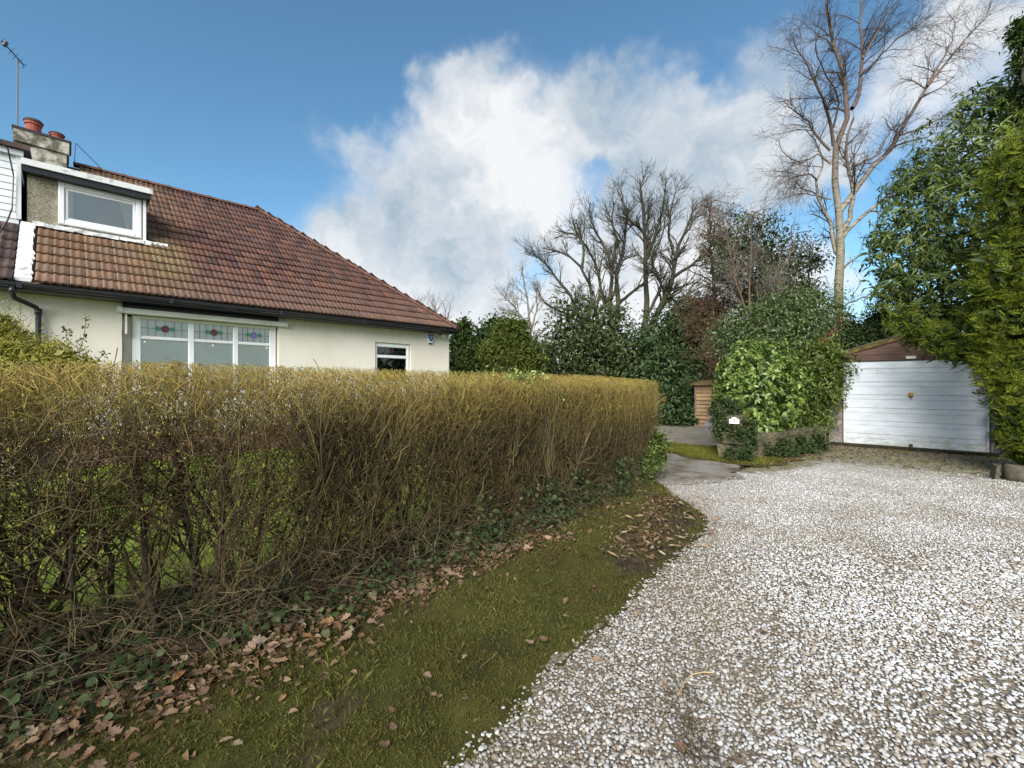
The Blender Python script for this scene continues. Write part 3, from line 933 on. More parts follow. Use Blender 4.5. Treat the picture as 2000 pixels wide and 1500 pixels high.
house = thing('bungalow', 'cream rendered semi detached bungalow with brown tiled roof and dormer behind the hedge', 'house', (C0[0], C0[1], 0), HROT)
wx0, wz1 = hpt(240, 600, .0)
WL, WR = -7.42, -4.76                   # recess of the big window
sx0, sz1 = -2.41, 2.57
sx1, sz0 = -1.33, 1.45
w = MB()
w.box(XL, WL, 0, .25, .55, 3.12)
w.box(WL, WR, .2, .25, .55, 1.25)
w.box(WR, sx0, 0, .25, .55, 3.12)
w.box(sx0, sx1, 0, .25, .55, sz0); w.box(sx0, sx1, 0, .25, sz1, 3.12)
w.box(sx1, 0, 0, .25, .55, 3.12)
w.box(-.25, 0, .25, 2 * DH, .55, 3.12)
w.box(XL, 0, 2 * DH, 2 * DH + .25, .55, 3.12)
w.box(WL, -7.272, .18, .25, 1.25, 2.72); w.box(-4.788, WR, .18, .25, 1.25, 2.72)
w.box(WL, WR, .18, .2, .55, 1.25)
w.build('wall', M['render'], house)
w = MB()
w.box(XL, -.012, .014, .25, -.1, .548)
w.box(-.25, -.012, .25, 2 * DH + .2, -.1, .548)
w.build('plinth', M['render'], house)
# brick courses of the plinth
bm = MB()
for r in range(7):
    x = XL + (.11 if r % 2 else 0)
    while x < -.1:
        bm.box(x + .006, min(x + .215, -.02), -.012 + rng.uniform(-.003, .003), .02, r * .078 + .006, r * .078 + .068); x += .225
stuff(bm.build('bricks', M['brick'], house))
# big window recess: black lintel
w = MB(); w.box(WL, WR, .06, .25, 2.76, 3.10); w.build('lintel_board', M['black_paint'], house)
w = MB(); w.box(XL - 3, .03, -OV - .01, -OV + .015, 2.94, 3.05)
w.box(XL - 3, .03, -OV + .016, -.001, 2.941, 2.955)
w.box(.004, .03, .001, 2 * DH + .3, 2.94, 3.05); w.build('fascia', M['black_paint'], house)
# canopy board and side stay
cl, cz = hpt(243, 603, .05)
w = MB(); w.box(-7.48, -4.60, -.10, .19, 2.755, 2.845); w.box(-7.50, -7.42, -.12, .1, 2.77, 2.86); w.build('canopy_board', M['canopy'], house)
w = MB(); w.box(-7.38, -7.35, -.02, .06, 2.38, 2.74); w.build('awning_arm', M['canopy'], house)

# big window
win = MB()
fx0, fx1, fz0, fz1 = -7.27, -4.79, 1.25, 2.745
m1, m2, tz = -6.36, -5.58, 2.34
y0, y1 = .10, .19
bars = [(fx0, fx0 + .13, fz0, fz1), (fx1 - .13, fx1, fz0, fz1), (m1 - .05, m1 + .05, fz0 + .07, fz1 - .06), (m2 - .05, m2 + .05, fz0 + .07, fz1 - .06),
        (fx0 + .13, fx1 - .13, fz1 - .06, fz1), (fx0 + .13, fx1 - .13, fz0, fz0 + .07)]
for i, (a, b, c, d) in enumerate(bars): win.bev(a, b, y0 + .003 * (i > 1), y1, c, d, .012)
wf = win.build('window', M['white_pvc'], house)
wf['label'] = 'wide three light window with stained glass roses'
xs = [(fx0 + .13, m1 - .05), (m1 + .05, m2 - .05), (m2 + .05, fx1 - .13)]
for (a, b) in xs:
    t = MB(); t.bev(a, b, y0 + .008, y1, tz - .032, tz + .032, .01); t.build('transom', M['white_pvc'], wf)
    for (c, d) in ((tz + .032, fz1 - .06), (fz0 + .07, tz - .032)):
        p = MB(); p.box(a, b, .1395, .1420, c, d); p.build('pane', M['glass'], wf)


def disc(mb, cx, cz, r, y, n=16, sc=0, lobes=5, ph=0, sqz=1):
    V = [(cx, y, cz)]
    for i in range(n):
        a = 2 * math.pi * i / n; rr = r * (1 + sc * math.cos(lobes * a + ph))
        V.append((cx + rr * math.cos(a), y, cz + rr * sqz * math.sin(a)))
    mb.add(V, [(0, 1 + (i + 1) % n, 1 + i) for i in range(n)])


zc = (tz + .032 + fz1 - .06) / 2
for k, (a, b) in enumerate(xs):
    c = (a + b) / 2 + (0 if k else .0)
    ld = MB()
    for q in (-.36, -.2, 0, .2, .36): 
        x = c + q * (b - a); ld.box(x - .0035, x + .0035, .1355, .139, tz + .033, fz1 - .061)
    ld.box(a, b, .1365, .1395, zc - .0035, zc + .0035)
    ld.build('lead_lines', M['lead'], wf)
    for s in (-1, 1):
        lf = MB(); disc(lf, c + s * .108, zc + .005, .052, .1335, 18, .14, 3, 1 + s, .72)
        lf.build('leaf_motif', M['rose_leaf'], wf)
    base, rim = (M['rose_rim'], M['rose_dark']) if k < 2 else (M['rose_leaf2'], M['rose_purple'])
    rs = MB(); disc(rs, c, zc, .066, .1300, 30, .09, 7); r_ = rs.build('rose_motif', rim, wf)
    rs = MB()
    for i in range(6):
        a_ = i * math.pi / 3 + .3; disc(rs, c + .040 * math.cos(a_), zc + .040 * math.sin(a_), .011, .1275, 10)
    disc(rs, c, zc, .016, .1270, 12); rs.build('rose_petals', base, wf)
# curtain, two layers of folds
def curtain(x0, x1, z0, z1, y, amp, mat, parent, n=160, seed=1):
    g = RS(seed); xs_ = np.linspace(x0, x1, n)
    ph = np.cumsum(g.uniform(.15, .75, n))
    yy = y + amp * np.sin(ph) + amp * .4 * np.sin(ph * .37)
    V = np.concatenate([np.c_[xs_, yy, np.full(n, z0)], np.c_[xs_, y + (yy - y) * .6, np.full(n, z1)]])
    i = np.arange(n - 1)
    return mesh_obj('curtain', V, [np.stack([i, i + 1, i + 1 + n, i + n], 1)], mat, parent, smooth=True)
curtain(fx0 + .1, fx1 - .1, fz0, fz1, .172, .016, M['curtain'], wf)
for (bx, bz) in ((xs[0][0] + .05, tz - .075), ((xs[1][0] + xs[1][1]) / 2 - .02, tz - .08), (xs[2][1] - .05, tz - .075)):
    r = MB(); disc(r, bx, bz, .022, .1370, 14); r.build('vent_cap', M['white_pvc'], wf)
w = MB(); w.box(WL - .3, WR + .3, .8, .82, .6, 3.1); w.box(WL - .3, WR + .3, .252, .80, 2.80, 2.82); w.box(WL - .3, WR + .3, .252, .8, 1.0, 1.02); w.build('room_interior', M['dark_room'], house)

# small window
w = MB()
for i, (a, b, c, d) in enumerate([(sx0 + .02, sx0 + .09, sz0, sz1 - .05), (sx1 - .09, sx1 - .02, sz0, sz1 - .05), (sx0 + .09, sx1 - .09, sz1 - .12, sz1 - .05), (sx0 + .09, sx1 - .09, 2.16, 2.24), (sx0 + .09, sx1 - .09, sz0, sz0 + .07)]):
    w.bev(a, b, .05 + .003 * (i > 1), .16, c, d, .012)
w.box(sx0, sx1, .07, .15, sz1 - .05, sz1 - .002)
sw = w.build('window', M['white_pvc'], house); sw['label'] = 'small window with dark leaded top light'
for (c, d) in ((2.24, sz1 - .12), (sz0 + .07, 2.16)):
    p = MB(); p.box(sx0 + .09, sx1 - .09, .10, .104, c, d); p.build('pane', M['glass_dark'], sw)
ld = MB()
for x in np.linspace(sx0 + .2, sx1 - .2, 6): ld.box(x - .003, x + .003, .095, .099, 2.24, sz1 - .12)
ld.box(sx0 + .09, sx1 - .09, .096, .0995, 2.34, 2.346); ld.build('lead_lines', M['lead'], sw)
rs = MB(); disc(rs, (sx0 + sx1) / 2, 2.345, .05, .0935, 20, .1, 5); rs.build('rose_motif', M['rose_dark'], sw)
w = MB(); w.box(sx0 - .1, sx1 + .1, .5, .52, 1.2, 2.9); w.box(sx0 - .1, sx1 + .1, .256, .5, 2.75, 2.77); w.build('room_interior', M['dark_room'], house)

# gutter, downpipe, cable
gt = MB()
prof = [(-.0, .0), (-.0, -.045), (-.02, -.068), (-.05, -.08), (-.08, -.068), (-.095, -.045), (-.10, .0), (-.09, .0), (-.085, -.04), (-.05, -.068), (-.01, -.04), (-.01, 0)]
gt.prism([(-OV - .012 + a, 3.045 + b) for a, b in prof], 0, XL - 2.5, .06)
for x in np.arange(XL, .3, 1.9): gt.box(x - .03, x + .03, -OV - .116, -OV - .005, 2.960, 3.047)
g_ = gt.build('gutter', M['black_paint'], house)
dp = MB()
px, pz = hpt(24, 560, -.41); qx, qz = hpt(75, 607, -.05)
dp.tube([(px, -.41, 2.98), (px, -.41, 2.86), (px + .02, -.38, 2.80), (qx - .03, -.09, 2.72), (qx, -.07, 2.66), (qx, -.07, 2.4), (qx, -.07, 0.05)], .036, 12)
dp.tube([(qx, -.07, 2.70), (qx, -.07, 2.60)], .044, 12); dp.tube([(px, -.41, 2.95), (px, -.41, 2.88)], .046, 12)
dp.build('downpipe', M['black_paint'], house, smooth=True)
cb = MB(); cx_, _ = hpt(240, 640, -.01)
cb.tube([(cx_ + .25, -.3, 2.96), (cx_ + .1, -.15, 2.95), (cx_, -.02, 2.85), (cx_ + .012, -.012, 2.6), (cx_ - .012, -.012, 2.4), (cx_ + .006, -.012, 2.1), (cx_ - .03, -.012, 1.6), (cx_ - .03, -.012, .6)], .006, 5); cb.build('cable', M['black_paint'], house)

# roof base and tiles
rb = MB()
XR = .03
e = .04
rb.add([(XL, -OV, ZE - e), (XR, -OV, ZE - e), (XR, 2 * DH + OV, ZE - e), (XL, 2 * DH + OV, ZE - e), (XL, DH, ZR - e), (-DH, DH, ZR - e)],
       [(0, 1, 5, 4), (1, 2, 5), (2, 3, 4, 5), (0, 4, 3), (0, 3, 2, 1)])
roof = rb.build('roof', M['tile'], house)
TW, TG, TT = .20, .322, .012
nx_ = 9


def tile_geo(shrink=1.0):
    """one interlocking double roll tile, x across, y up the slope, z out"""
    xs_ = np.linspace(-TW / 2 + .002, TW / 2 - .002, nx_)
    ph = (xs_ / TW + .5)
    z = .020 * np.maximum(0, np.sin(ph * 4 * math.pi - .5)) ** 1.0 + .004
    V = []
    for y, zz in ((0, .034), (TG + .03, .0)):
        for x, h in zip(xs_, z): V.append((x, y, h + zz))
    for x, h in zip(xs_, z): V.append((x, .004, h + .034 - TT - .026))
    q = [(i, i + 1, nx_ + i + 1, nx_ + i) for i in range(nx_ - 1)] + [(2 * nx_ + i, 2 * nx_ + i + 1, i + 1, i) for i in range(nx_ - 1)]
    q += [(0, nx_, 2 * nx_), (nx_ - 1, 3 * nx_ - 1, 2 * nx_ - 1)]
    return np.array(V), q


TV, TF = tile_geo()
tile_me = bpy.data.meshes.new('roof_tile'); tile_me.from_pydata([tuple(v) for v in TV], [], TF); tile_me.materials.append(M['tile'])
for p in tile_me.polygons[:nx_ - 1]: p.use_smooth = True
tile_me.update()
DX0, DX1, DY, DTOP = XL, -6.98, 1.30, 5.50   # dormer
slots = []
nrow = int((DH + OV) / math.cos(SL) / TG) + 1
for r_i in range(nrow):
    s = r_i * TG
    y = -OV - .03 + s * math.cos(SL); z = ZE - .012 + s * math.sin(SL)
    xmax = -(y + .0) if y > -OV else OV
    x = XL + .16 + TW / 2
    while x < min(.03 - (y + OV) * .926 + .05, XR + .02):
        ymid = y + .15
        if not (x < DX1 + .07 and DY - .18 < ymid < DY + 1.55) and not (x < -7.9 and y > 3.25):
            slots.append((x, y, z))
        x += TW
def dcam(s):
    p = C0 + D1 * s[0] + N1 * s[1]; return p @ p
slots.sort(key=dcam)
Ms = Matrix.Rotation(SL, 4, 'X')
for s in slots[:300]:
    o = bpy.data.objects.new('roof_tile', tile_me); COL.objects.link(o); o.parent = roof
    o.location = (s[0], s[1] + rng.uniform(-.004, .004), s[2] + rng.uniform(-.002, .003)); o.rotation_euler = (SL + rng.normal(0, .006), rng.normal(0, .006), rng.normal(0, .005))


def tile_field(slots_, rotz, name, parent, mat, loc=None):
    n = len(slots_); S_ = np.array(slots_)
    c, s_ = math.cos(SL), math.sin(SL)
    V = np.stack([TV[:, 0], TV[:, 1] * c - TV[:, 2] * s_, TV[:, 1] * s_ + TV[:, 2] * c], 1)[None] + S_[:, None]
    V[..., 1:] += rng.uniform(-.003, .003, (n, 1, 2))
    cr, sr = math.cos(rotz), math.sin(rotz)
    V = np.stack([V[..., 0] * cr - V[..., 1] * sr, V[..., 0] * sr + V[..., 1] * cr, V[..., 2]], -1)
    k = len(TV)
    qs = np.array([f for f in TF if len(f) == 4]); ts = np.array([f for f in TF if len(f) == 3])
    i = (np.arange(n) * k)[:, None, None]
    o = mesh_obj(name, V.reshape(-1, 3), [(qs[None] + i).reshape(-1, 4), (ts[None] + i).reshape(-1, 3)], mat, parent, attrs={'rnd': np.repeat(rng.rand(n), k)})
    if loc is not None: o.location = loc
    return stuff(o)


tile_field(slots[300:], 0, 'roof_tiles', roof, M['tile'])
hip = []
for r_i in range(nrow):
    s = r_i * TG; y = -OV - .03 + s * math.cos(SL); z = ZE - .012 + s * math.sin(SL)
    x = y + .05
    while x < 2 * DH - y: hip.append((x, y, z)); x += TW
# hip end faces +x : rotate by 90deg (local x -> y, local y -> -x)
he = tile_field(hip, math.pi / 2, 'hip_end_tiles', roof, M['tile']); he.scale = (.926, 1, 1); he.location = (-.294, 0, 0)


def ridge_run(a, b, name, n):
    a = np.array(a, float); b = np.array(b, float); d = unit(b - a); L_ = np.linalg.norm(b - a) / n
    mb = MB(); K = 9; V = []
    for x, rr in ((0, .105), (L_ * .93, .105), (L_ * .93, .118), (L_ + .02, .118)):
        for i in range(K):
            t = math.pi * (i / (K - 1)); V.append((x, rr * math.cos(t) * 1.1, rr * math.sin(t) * .8 - .02))
    f = []
    for q in range(3):
        for i in range(K - 1): f.append((q * K + i, q * K + i + 1, (q + 1) * K + i + 1, (q + 1) * K + i))
    f += [tuple(range(K))[::-1], tuple(range(3 * K, 4 * K))]
    me = bpy.data.meshes.new(name); me.from_pydata(V, [], f); me.materials.append(M['ridge']); me.update()
    up = np.array([0, 0, 1.0]); side = unit(np.cross(up, d)); up = np.cross(d, side)
    for i in range(n):
        o = bpy.data.objects.new(name, me); COL.objects.link(o); o.parent = roof
        p = a + d * L_ * i
        mt = Matrix(((d[0], side[0], up[0], p[0]), (d[1], side[1], up[1], p[1]), (d[2], side[2], up[2], p[2]), (0, 0, 0, 1)))
        o.matrix_local = mt @ Matrix.Rotation(rng.normal(0, .02), 4, 'Z')


ridge_run((-8.0, DH, ZR + .03), (-DH + .05, DH, ZR + .03), 'ridge_tile', 9)
ridge_run((XR, -OV, ZE + .045), (-DH, DH, ZR + .045), 'hip_tile', 16)
ridge_run((XR, 2 * DH + OV, ZE + .045), (-DH, DH, ZR + .045), 'hip_tile', 16)
# painted party verge strip and flashings
vs = MB(); g9 = RS(3)
cpts = []
for i in range(14):
    y_a = -OV + .02 + i * .13; y_b = y_a + .13
    if y_b > DY: break
    vs.add([(XL - .06, y_a, roofz(y_a) + .05), (XL + .11 + .05 * g9.rand(), y_a, roofz(y_a) + .045), (XL + .11, y_b, roofz(y_b) + .04), (XL - .05, y_b, roofz(y_b) + .045),
            (XL - .06, y_a, roofz(y_a) - .02), (XL + .12, y_a, roofz(y_a) - .02)], [(0, 1, 2, 3), (4, 5, 1, 0)])
vs.build('verge_strip', M['white_flash'], house)

# dormer
dz0 = roofz(DY) - .02
dm = MB(); dm.box(DX0 + .02, DX1, DY, DY + 1.5, dz0 - .4, DTOP - .17)
dorm = dm.build('dormer', M['dash'], house)
d = MB(); d.prism([(DY - .22, DTOP), (DY + 1.62, DTOP + .02), (DY + 1.62, DTOP - .02), (DY - .22, DTOP - .06)], 0, DX0 - .05, DX1 + .12)
d.box(DX0 - .05, DX1 + .12, DY - .24, DY - .20, DTOP - .095, DTOP + .015); d.build('dormer_roof', M['white_flash'], dorm)
d = MB(); d.box(DX0 - .03, DX1 + .09, DY - .19, DY + 1.3, DTOP - .20, DTOP - .065); d.build('dormer_fascia', M['black_paint'], dorm)
wx0, wx1, wz0, wz1 = -8.24, -7.02, 4.50, 5.30
d = MB()
for i, (a, b, c, e_) in enumerate([(wx0, wx0 + .09, wz0, wz1), (wx1 - .09, wx1, wz0, wz1), (wx0 + .09, wx1 - .09, wz1 - .09, wz1), (wx0 + .09, wx1 - .09, wz0, wz0 + .09)]): d.bev(a, b, DY - .05 + .002 * (i > 1), DY + .03, c, e_, .015)
for i, (a, b, c, e_) in enumerate([(wx0 + .09, wx0 + .14, wz0 + .09, wz1 - .09), (wx1 - .14, wx1 - .09, wz0 + .09, wz1 - .09), (wx0 + .14, wx1 - .14, wz1 - .14, wz1 - .09), (wx0 + .14, wx1 - .14, wz0 + .09, wz0 + .14)]): d.bev(a, b, DY - .025 + .002 * (i > 1), DY + .03, c, e_, .01)
d.build('window_frame', M['white_pvc'], dorm)
d = MB(); d.box(wx0 + .14, wx1 - .14, DY - .012, DY - .008, wz0 + .14, wz1 - .14); d.build('pane', M['glass'], dorm)
d = MB(); d.box(wx0 + .11, wx1 - .11, DY - .004, DY - .002, wz0 + .11, wz1 - .11); d.build('blind', M['blind'], dorm)
d = MB()
for (a, b, tb) in ((wx0 + .14, wx0 + .20, 0), (wx1 - .34, wx1 - .14, .1)):
    n = 10; V = []
    for i in range(n + 1):
        x = a + (b - a) * i / n; V += [(x + tb * (1 - i / n) * .9, DY - .0065 + .002 * (i % 2), wz0 + .14), (x, DY - .0065 + .002 * (i % 2), wz1 - .14)]
    d.add(V, [(2 * i, 2 * i + 2, 2 * i + 3, 2 * i + 1) for i in range(n)])
d.build('curtain', M['curtain_w'], dorm)
d = MB(); d.box(DX1 - .02, DX1 + .03, DY - .06, DY - .01, dz0 + .05, DTOP - .2); d.box(DX1 + .002, DX1 + .02, DY - .01, DY + 1.2, dz0 + .1, DTOP - .2); d.build('corner_trim', M['white_pvc'], dorm)
d = MB()
for i in range(13):
    x = DX0 + .1 + i * .13; d.box(x, x + .135, DY - .13 + rng.uniform(-.02, .01), DY + .01, dz0 - .04, dz0 + .03, .010)
for i in range(4): d.box(DX1 + .03 + i * .09, DX1 + .13 + i * .09, DY - .08, DY + .05, roofz(DY) - .03, roofz(DY) + .035, .015)
d.build('flashing', M['white_flash'], dorm)

# chimney
CX0, CX1, CY0, CY1, CZ = -8.92, -8.06, 3.60, 4.35, 6.98
c = MB(); c.box(CX0 + .05, CX1 - .05, CY0, CY1, 5.9, CZ - .28, .01); chim = c.build('chimney', M['chimney'], house)
c = MB(); c.box(CX0, CX1, CY0 - .05, CY1 + .05, CZ - .28, CZ - .02, .014); c.build('corbel', M['chimney'], chim)
c = MB(); c.box(CX0 - .02, CX1 + .02, CY0 - .07, CY1 + .07, CZ - .02, CZ + .02, .015); c.build('cap_slab', M['soot'], chim)


def pot(cx, cy, r, h, rim):
    c = MB(); z0 = CZ
    c.tube([(cx, cy, z0), (cx, cy, z0 + .05), (cx, cy, z0 + .06), (cx, cy, z0 + h * .7), (cx, cy, z0 + h * .72), (cx, cy, z0 + h * .86)], [r * 1.15, r * 1.12, r * 1.0, r * .93, r * 1.08, r * 1.08], 16)
    p = c.build('chimney_pot', M['terracotta'], chim, smooth=False)
    c = MB(); c.tube([(cx, cy, z0 + h * .86), (cx, cy, z0 + h * .9), (cx, cy, z0 + h)], [r * 1.2, r * 1.22, r * 1.0], 16)
    if rim: c.tube([(cx, cy, z0 + h), (cx, cy, z0 + h * 1.05)], [r * .6, r * .6], 10)
    c.build('pot_rim', M['soot'], chim); return p


pot(-8.64, 3.95, .135, .42, 1); pot(-8.27, 3.95, .115, .27, 0)
c = MB(); ax_, ay_ = -8.87, 3.75
c.tube([(ax_, ay_, CZ - .3), (ax_ + .0, ay_, 8.55)], .012, 6)
c.tube([(ax_ - .22, ay_ - .1, 8.78), (ax_ + .10, ay_ + .05, 8.48)], .012, 6)
for t in np.linspace(0, 1, 6): 
    q = np.array([ax_ - .22, ay_ - .1, 8.78]) * (1 - t) + np.array([ax_ + .1, ay_ + .05, 8.48]) * t
    c.tube([q + [-.04, .05, -.05], q + [.04, -.05, .05]], .005, 4)
c.tube([(ax_ - .19, ay_ - .09, 8.70), (ax_ - .16, ay_ - .08, 8.80)], .035, 6)
c.build('aerial', M['iron'], chim)
c = MB(); c.tube([(CX1 + .08, DH, ZR + .1), (CX1 + .10, DH, ZR + .55)], .006, 4); c.tube([(CX1 + .10, DH, ZR + .55), (CX1 + .55, DH, ZR + .1)], .008, 4); c.build('aerial_stay', M['iron'], chim)
# light under the eaves
sl = thing('security_light', 'small security lamp fixed to the cream wall under the gutter corner', 'lamp', tuple(np.r_[C0 + D1 * -.30 + N1 * 0, 2.9]), HROT)
c = MB(); c.box(-.06, .06, -.03, -.002, .0, .09); c.build('bracket', M['iron'], sl)
c = MB(); c.tube([(0, -.03, .04), (0, -.10, .0), (0, -.16, -.04)], [.03, .055, .06], 10); c.build('lamp_head', M['canopy'], sl)
# alarm box
al = thing('burglar_alarm_box', 'white and blue triangular alarm box on the cream wall right of the small window', 'alarm box', tuple(np.r_[C0 + D1 * -.70, 2.78]), HROT)


def tri_shape(w_top, w_bot, h, r=.0):
    return [(-w_top / 2 + .02, h / 2), (w_top / 2 - .02, h / 2), (w_top / 2, h / 2 - .03), (w_top / 2 - .015, h / 2 - .09), (w_bot / 2, -h / 2), (-w_bot / 2, -h / 2), (-w_top / 2 + .015, h / 2 - .09), (-w_top / 2, h / 2 - .03)]
M['alarm_white'] = simple('alarm_white', (.78, .80, .82), None, 3, .35); M['alarm_blue'] = simple('alarm_blue', (.045, .13, .42), (.04, .11, .38), 3, .3)
M['sign_print'] = simple('pale_print', (.55, .66, .85), None, 3, .4)
c = MB(); c.prism([(a, b) for a, b in tri_shape(.26, .10, .27)], 1, -.07, -.002); c.build('case', M['alarm_white'], al)
c = MB(); c.prism([(a, b + .012) for a, b in tri_shape(.205, .085, .20)], 1, -.076, -.070); c.build('badge', M['alarm_blue'], al)
c = MB()
for i, x in enumerate(np.linspace(-.062, .062, 7)): c.box(x - .007, x + .007, -.0785, -.0765, .035, .068)
for x in np.linspace(-.028, .028, 4): c.box(x - .006, x + .006, -.0785, -.0765, -.025, .005)
c.build('badge_print', M['sign_print'], al)
c = MB(); c.box(-.04, .04, -.06, -.004, -.165, -.136); c.build('strobe', M['black_paint'], al)

# ---- neighbour house (other half of the pair)
nb = thing('neighbour_house', 'adjoining house half with white clad dormer and dark tiles at the left picture edge', 'house', (C0[0], C0[1], 0), HROT)
NW = 7.5
c = MB(); c.box(XL - NW, XL - .004, .0, .25, -.1, 3.10); c.box(XL - NW, XL - .004, 2 * DH, 2 * DH + .25, -.1, 3.10); c.box(XL - NW, XL - NW + .25, .25, 2 * DH, -.1, 3.1); c.build('wall', M['render'], nb)
c = MB(); c.prism([(-OV, ZE - e), (DH, ZR - e), (2 * DH + OV, ZE - e)], 0, XL - NW - .2, XL - .07); nrf = c.build('roof', M['neigh_tile'], nb)
ns = []
for r_i in range(nrow):
    s = r_i * TG; y = -OV - .03 + s * math.cos(SL); z = ZE - .012 + s * math.sin(SL)
    x = XL - .17
    while x > XL - 2.6:
        if not (x < XL and y > DY - .25): ns.append((x, y, z))
        x -= TW
tile_field(ns, 0, 'roof_tiles', nrf, M['neigh_tile'])
c = MB(); c.box(XL - 3.0, XL - .08, DY - .03, DY + 2.4, roofz(DY) - .4, DTOP + .12); nd = c.build('dormer', M['clad'], nb)
zb = roofz(DY) + .02
k = 0
while zb < DTOP + .1:
    c = MB(); h_ = .125
    c.add([(XL - 3.0, DY - .045, zb), (XL - .12, DY - .045, zb), (XL - .12, DY - .032, zb + h_ - .012), (XL - 3.0, DY - .032, zb + h_ - .012), (XL - 3.0, DY - .031, zb), (XL - .12, DY - .031, zb)],
          [(0, 1, 2, 3), (4, 5, 1, 0)])
    c.build('cladding_board', M['clad'], nd); zb += h_
c = MB(); c.box(XL - .12, XL - .05, DY - .06, DY + .0, roofz(DY) + .02, DTOP + .1); c.box(XL - 3.1, XL - .02, DY - .12, DY - .07, DTOP + .08, DTOP + .17); c.build('white_trim', M['white_pvc'], nd)
c = MB(); c.prism([(DY - .2, DTOP + .18), (DY + 2.6, DTOP + .55), (DY + 2.6, DTOP + .60), (DY - .2, DTOP + .26)], 0, XL - 3.2, XL + .06); c.build('dormer_roof', M['neigh_tile'], nd)
c = MB(); c.tube([(XL - .35, DY - .2, DTOP + .28), (XL - .20, DY - .23, DTOP + .1), (XL - .14, DY - .1, DTOP - .3), (XL - .16, DY - .08, DTOP - .9), (XL - .2, DY - .3, roofz(DY) - .1), (XL - .42, -.3, ZE + .16)], .012, 6); c.build('cable', M['black_paint'], nd)

# ------------------------------------------------------------------ garage
gar_o = thing('garage', 'prefabricated concrete garage with white up and over door and mossy gable', 'garage', (GAR0[0], GAR0[1], 0), GROT)
DW = 1.21
M['garage_white'] = None
def garage_door_mat():
    m, N, L, b = new_mat('garage_door_paint')
    tc = N.new('ShaderNodeTexCoord'); s = N.new('ShaderNodeSeparateXYZ'); L.new(N.new('ShaderNodeNewGeometry').outputs['Position'], s.inputs[0])
    n = nz(N, L, 2.5, 6, .65, coord='World', sx=(1, 1, 3))
    c = ramp(N, L, n, [(.3, (.58, .60, .62)), (.6, (.70, .73, .79)), (.8, (.74, .77, .82))])
    lo = mth(N, L, 'MULTIPLY', mrange(N, L, s.outputs[2], .42, .0), mrange(N, L, nz(N, L, 7, 6, coord='World', sx=(1, 1, 2.5)), .36, .6))
    c = mixc(N, L, mth(N, L, 'MULTIPLY', lo, .8), c, (.34, .33, .17))
    st = mrange(N, L, nz(N, L, 3, 7, .7, coord='World', sx=(1.2, 1.2, .8)), .58, .72)
    c = mixc(N, L, mth(N, L, 'MULTIPLY', st, .45), c, (.46, .47, .33))
    sp = mrange(N, L, nz(N, L, 30, 3, coord='World', sx=(.5, .5, 1.6)), .66, .71)
    c = mixc(N, L, mth(N, L, 'MULTIPLY', sp, .7), c, (.12, .11, .08))
    L.new(c, b.inputs['Base Color']); b.inputs['Roughness'].default_value = .45
    bump(N, L, b, nz(N, L, 2, 3, coord='World'), .15, .02)
    return m
M['garage_white'] = garage_door_mat()
M['gable_wood'] = simple('weathered_gable_board', (.165, .085, .062), (.05, .034, .028), 9, .85, .4, sx=(.25, 1, 3), lo=.3, hi=.7)
M['mossy_wood'] = simple('mossy_barge_board', (.17, .115, .03), (.06, .04, .015), 8, .9, .5)
M['felt'] = simple('mossy_sheet_roof', (.12, .13, .05), (.06, .055, .04), 5, .95, .4)
door = MB(); door.box(-DW, -DW + .045, -.012, .03, .02, 1.985); door.box(DW - .045, DW, -.012, .03, .02, 1.985); door.box(-DW + .045, DW - .045, .012, .03, .02, 1.985)
dr = door.build('door', M['garage_white'], gar_o)
# alternating wide and narrow pressed panels as in the photograph
hs = [.155, .105, .20, .105, .19, .11, .20, .105, .195, .105, .20, .105, .16]
tot = sum(hs); z = .03
hs = [h * (1.945 / tot) for h in hs]
for i, h in enumerate(hs):
    c = MB(); prj = .0 if i % 2 else -.006
    x0_, x1_ = -DW + .048, DW - .048
    c.add([(x0_, .010, z + .001), (x1_, .010, z + .001), (x0_, prj, z + .009), (x1_, prj, z + .009), (x0_, prj, z + h - .007), (x1_, prj, z + h - .007), (x0_, .010, z + h - .001), (x1_, .010, z + h - .001)],
          [(0, 1, 3, 2), (2, 3, 5, 4), (4, 5, 7, 6), (0, 2, 4, 6), (1, 7, 5, 3)])
    c.build('door_panel', M['garage_white'], dr); z += h
M['brass'] = simple('yellow_lock_plate', (.62, .33, .015), (.45, .22, .01), 20, .4)
c = MB(); c.prism([(-.05, .0), (.05, .0), (.052, .07), (-.052, .07)], 1, -.016, -.006)
q = c.build('lock_plate', M['brass'], dr); q.location = (0, 0, 1.19)
c = MB(); c.prism([(-.045, 0), (.045, 0), (.03, -.03), (-.03, -.03)], 1, -.035, -.007); c.tube([(0, -.03, -.03), (0, -.035, -.075)], .008, 8); q = c.build('handle', M['iron'], dr); q.location = (0, 0, 1.19)
c = MB(); c.box(-.03, .03, -.06, -.008, .02, .12); c.box(-.045, .045, -.05, -.009, .0, .03); c.build('floor_lock', M['iron'], dr)
c = MB(); c.box(-1.50, -DW - .025, -.02, .10, 0, 2.0); c.build('corner_post', M['dash2'], gar_o)
c = MB(); c.box(DW + .025, 1.50, -.02, .10, 0, 2.0); c.build('corner_post', M['dash2'], gar_o)
c = MB(); c.box(-DW - .022, -DW - .003, -.02, .06, 0, 2.0); c.box(DW + .003, DW + .022, -.02, .06, 0, 2.0); c.build('door_jamb', M['gable_wood'], gar_o)
for k_ in range(7):
    for s in (-1, 1):
        c = MB(); x = s * 1.47; c.box(min(x, x - s * .06), max(x, x - s * .06), .104 + k_ * .7, .104 + k_ * .7 + .69, 0, 2.0); c.build('wall_panel', M['dash2'], gar_o)
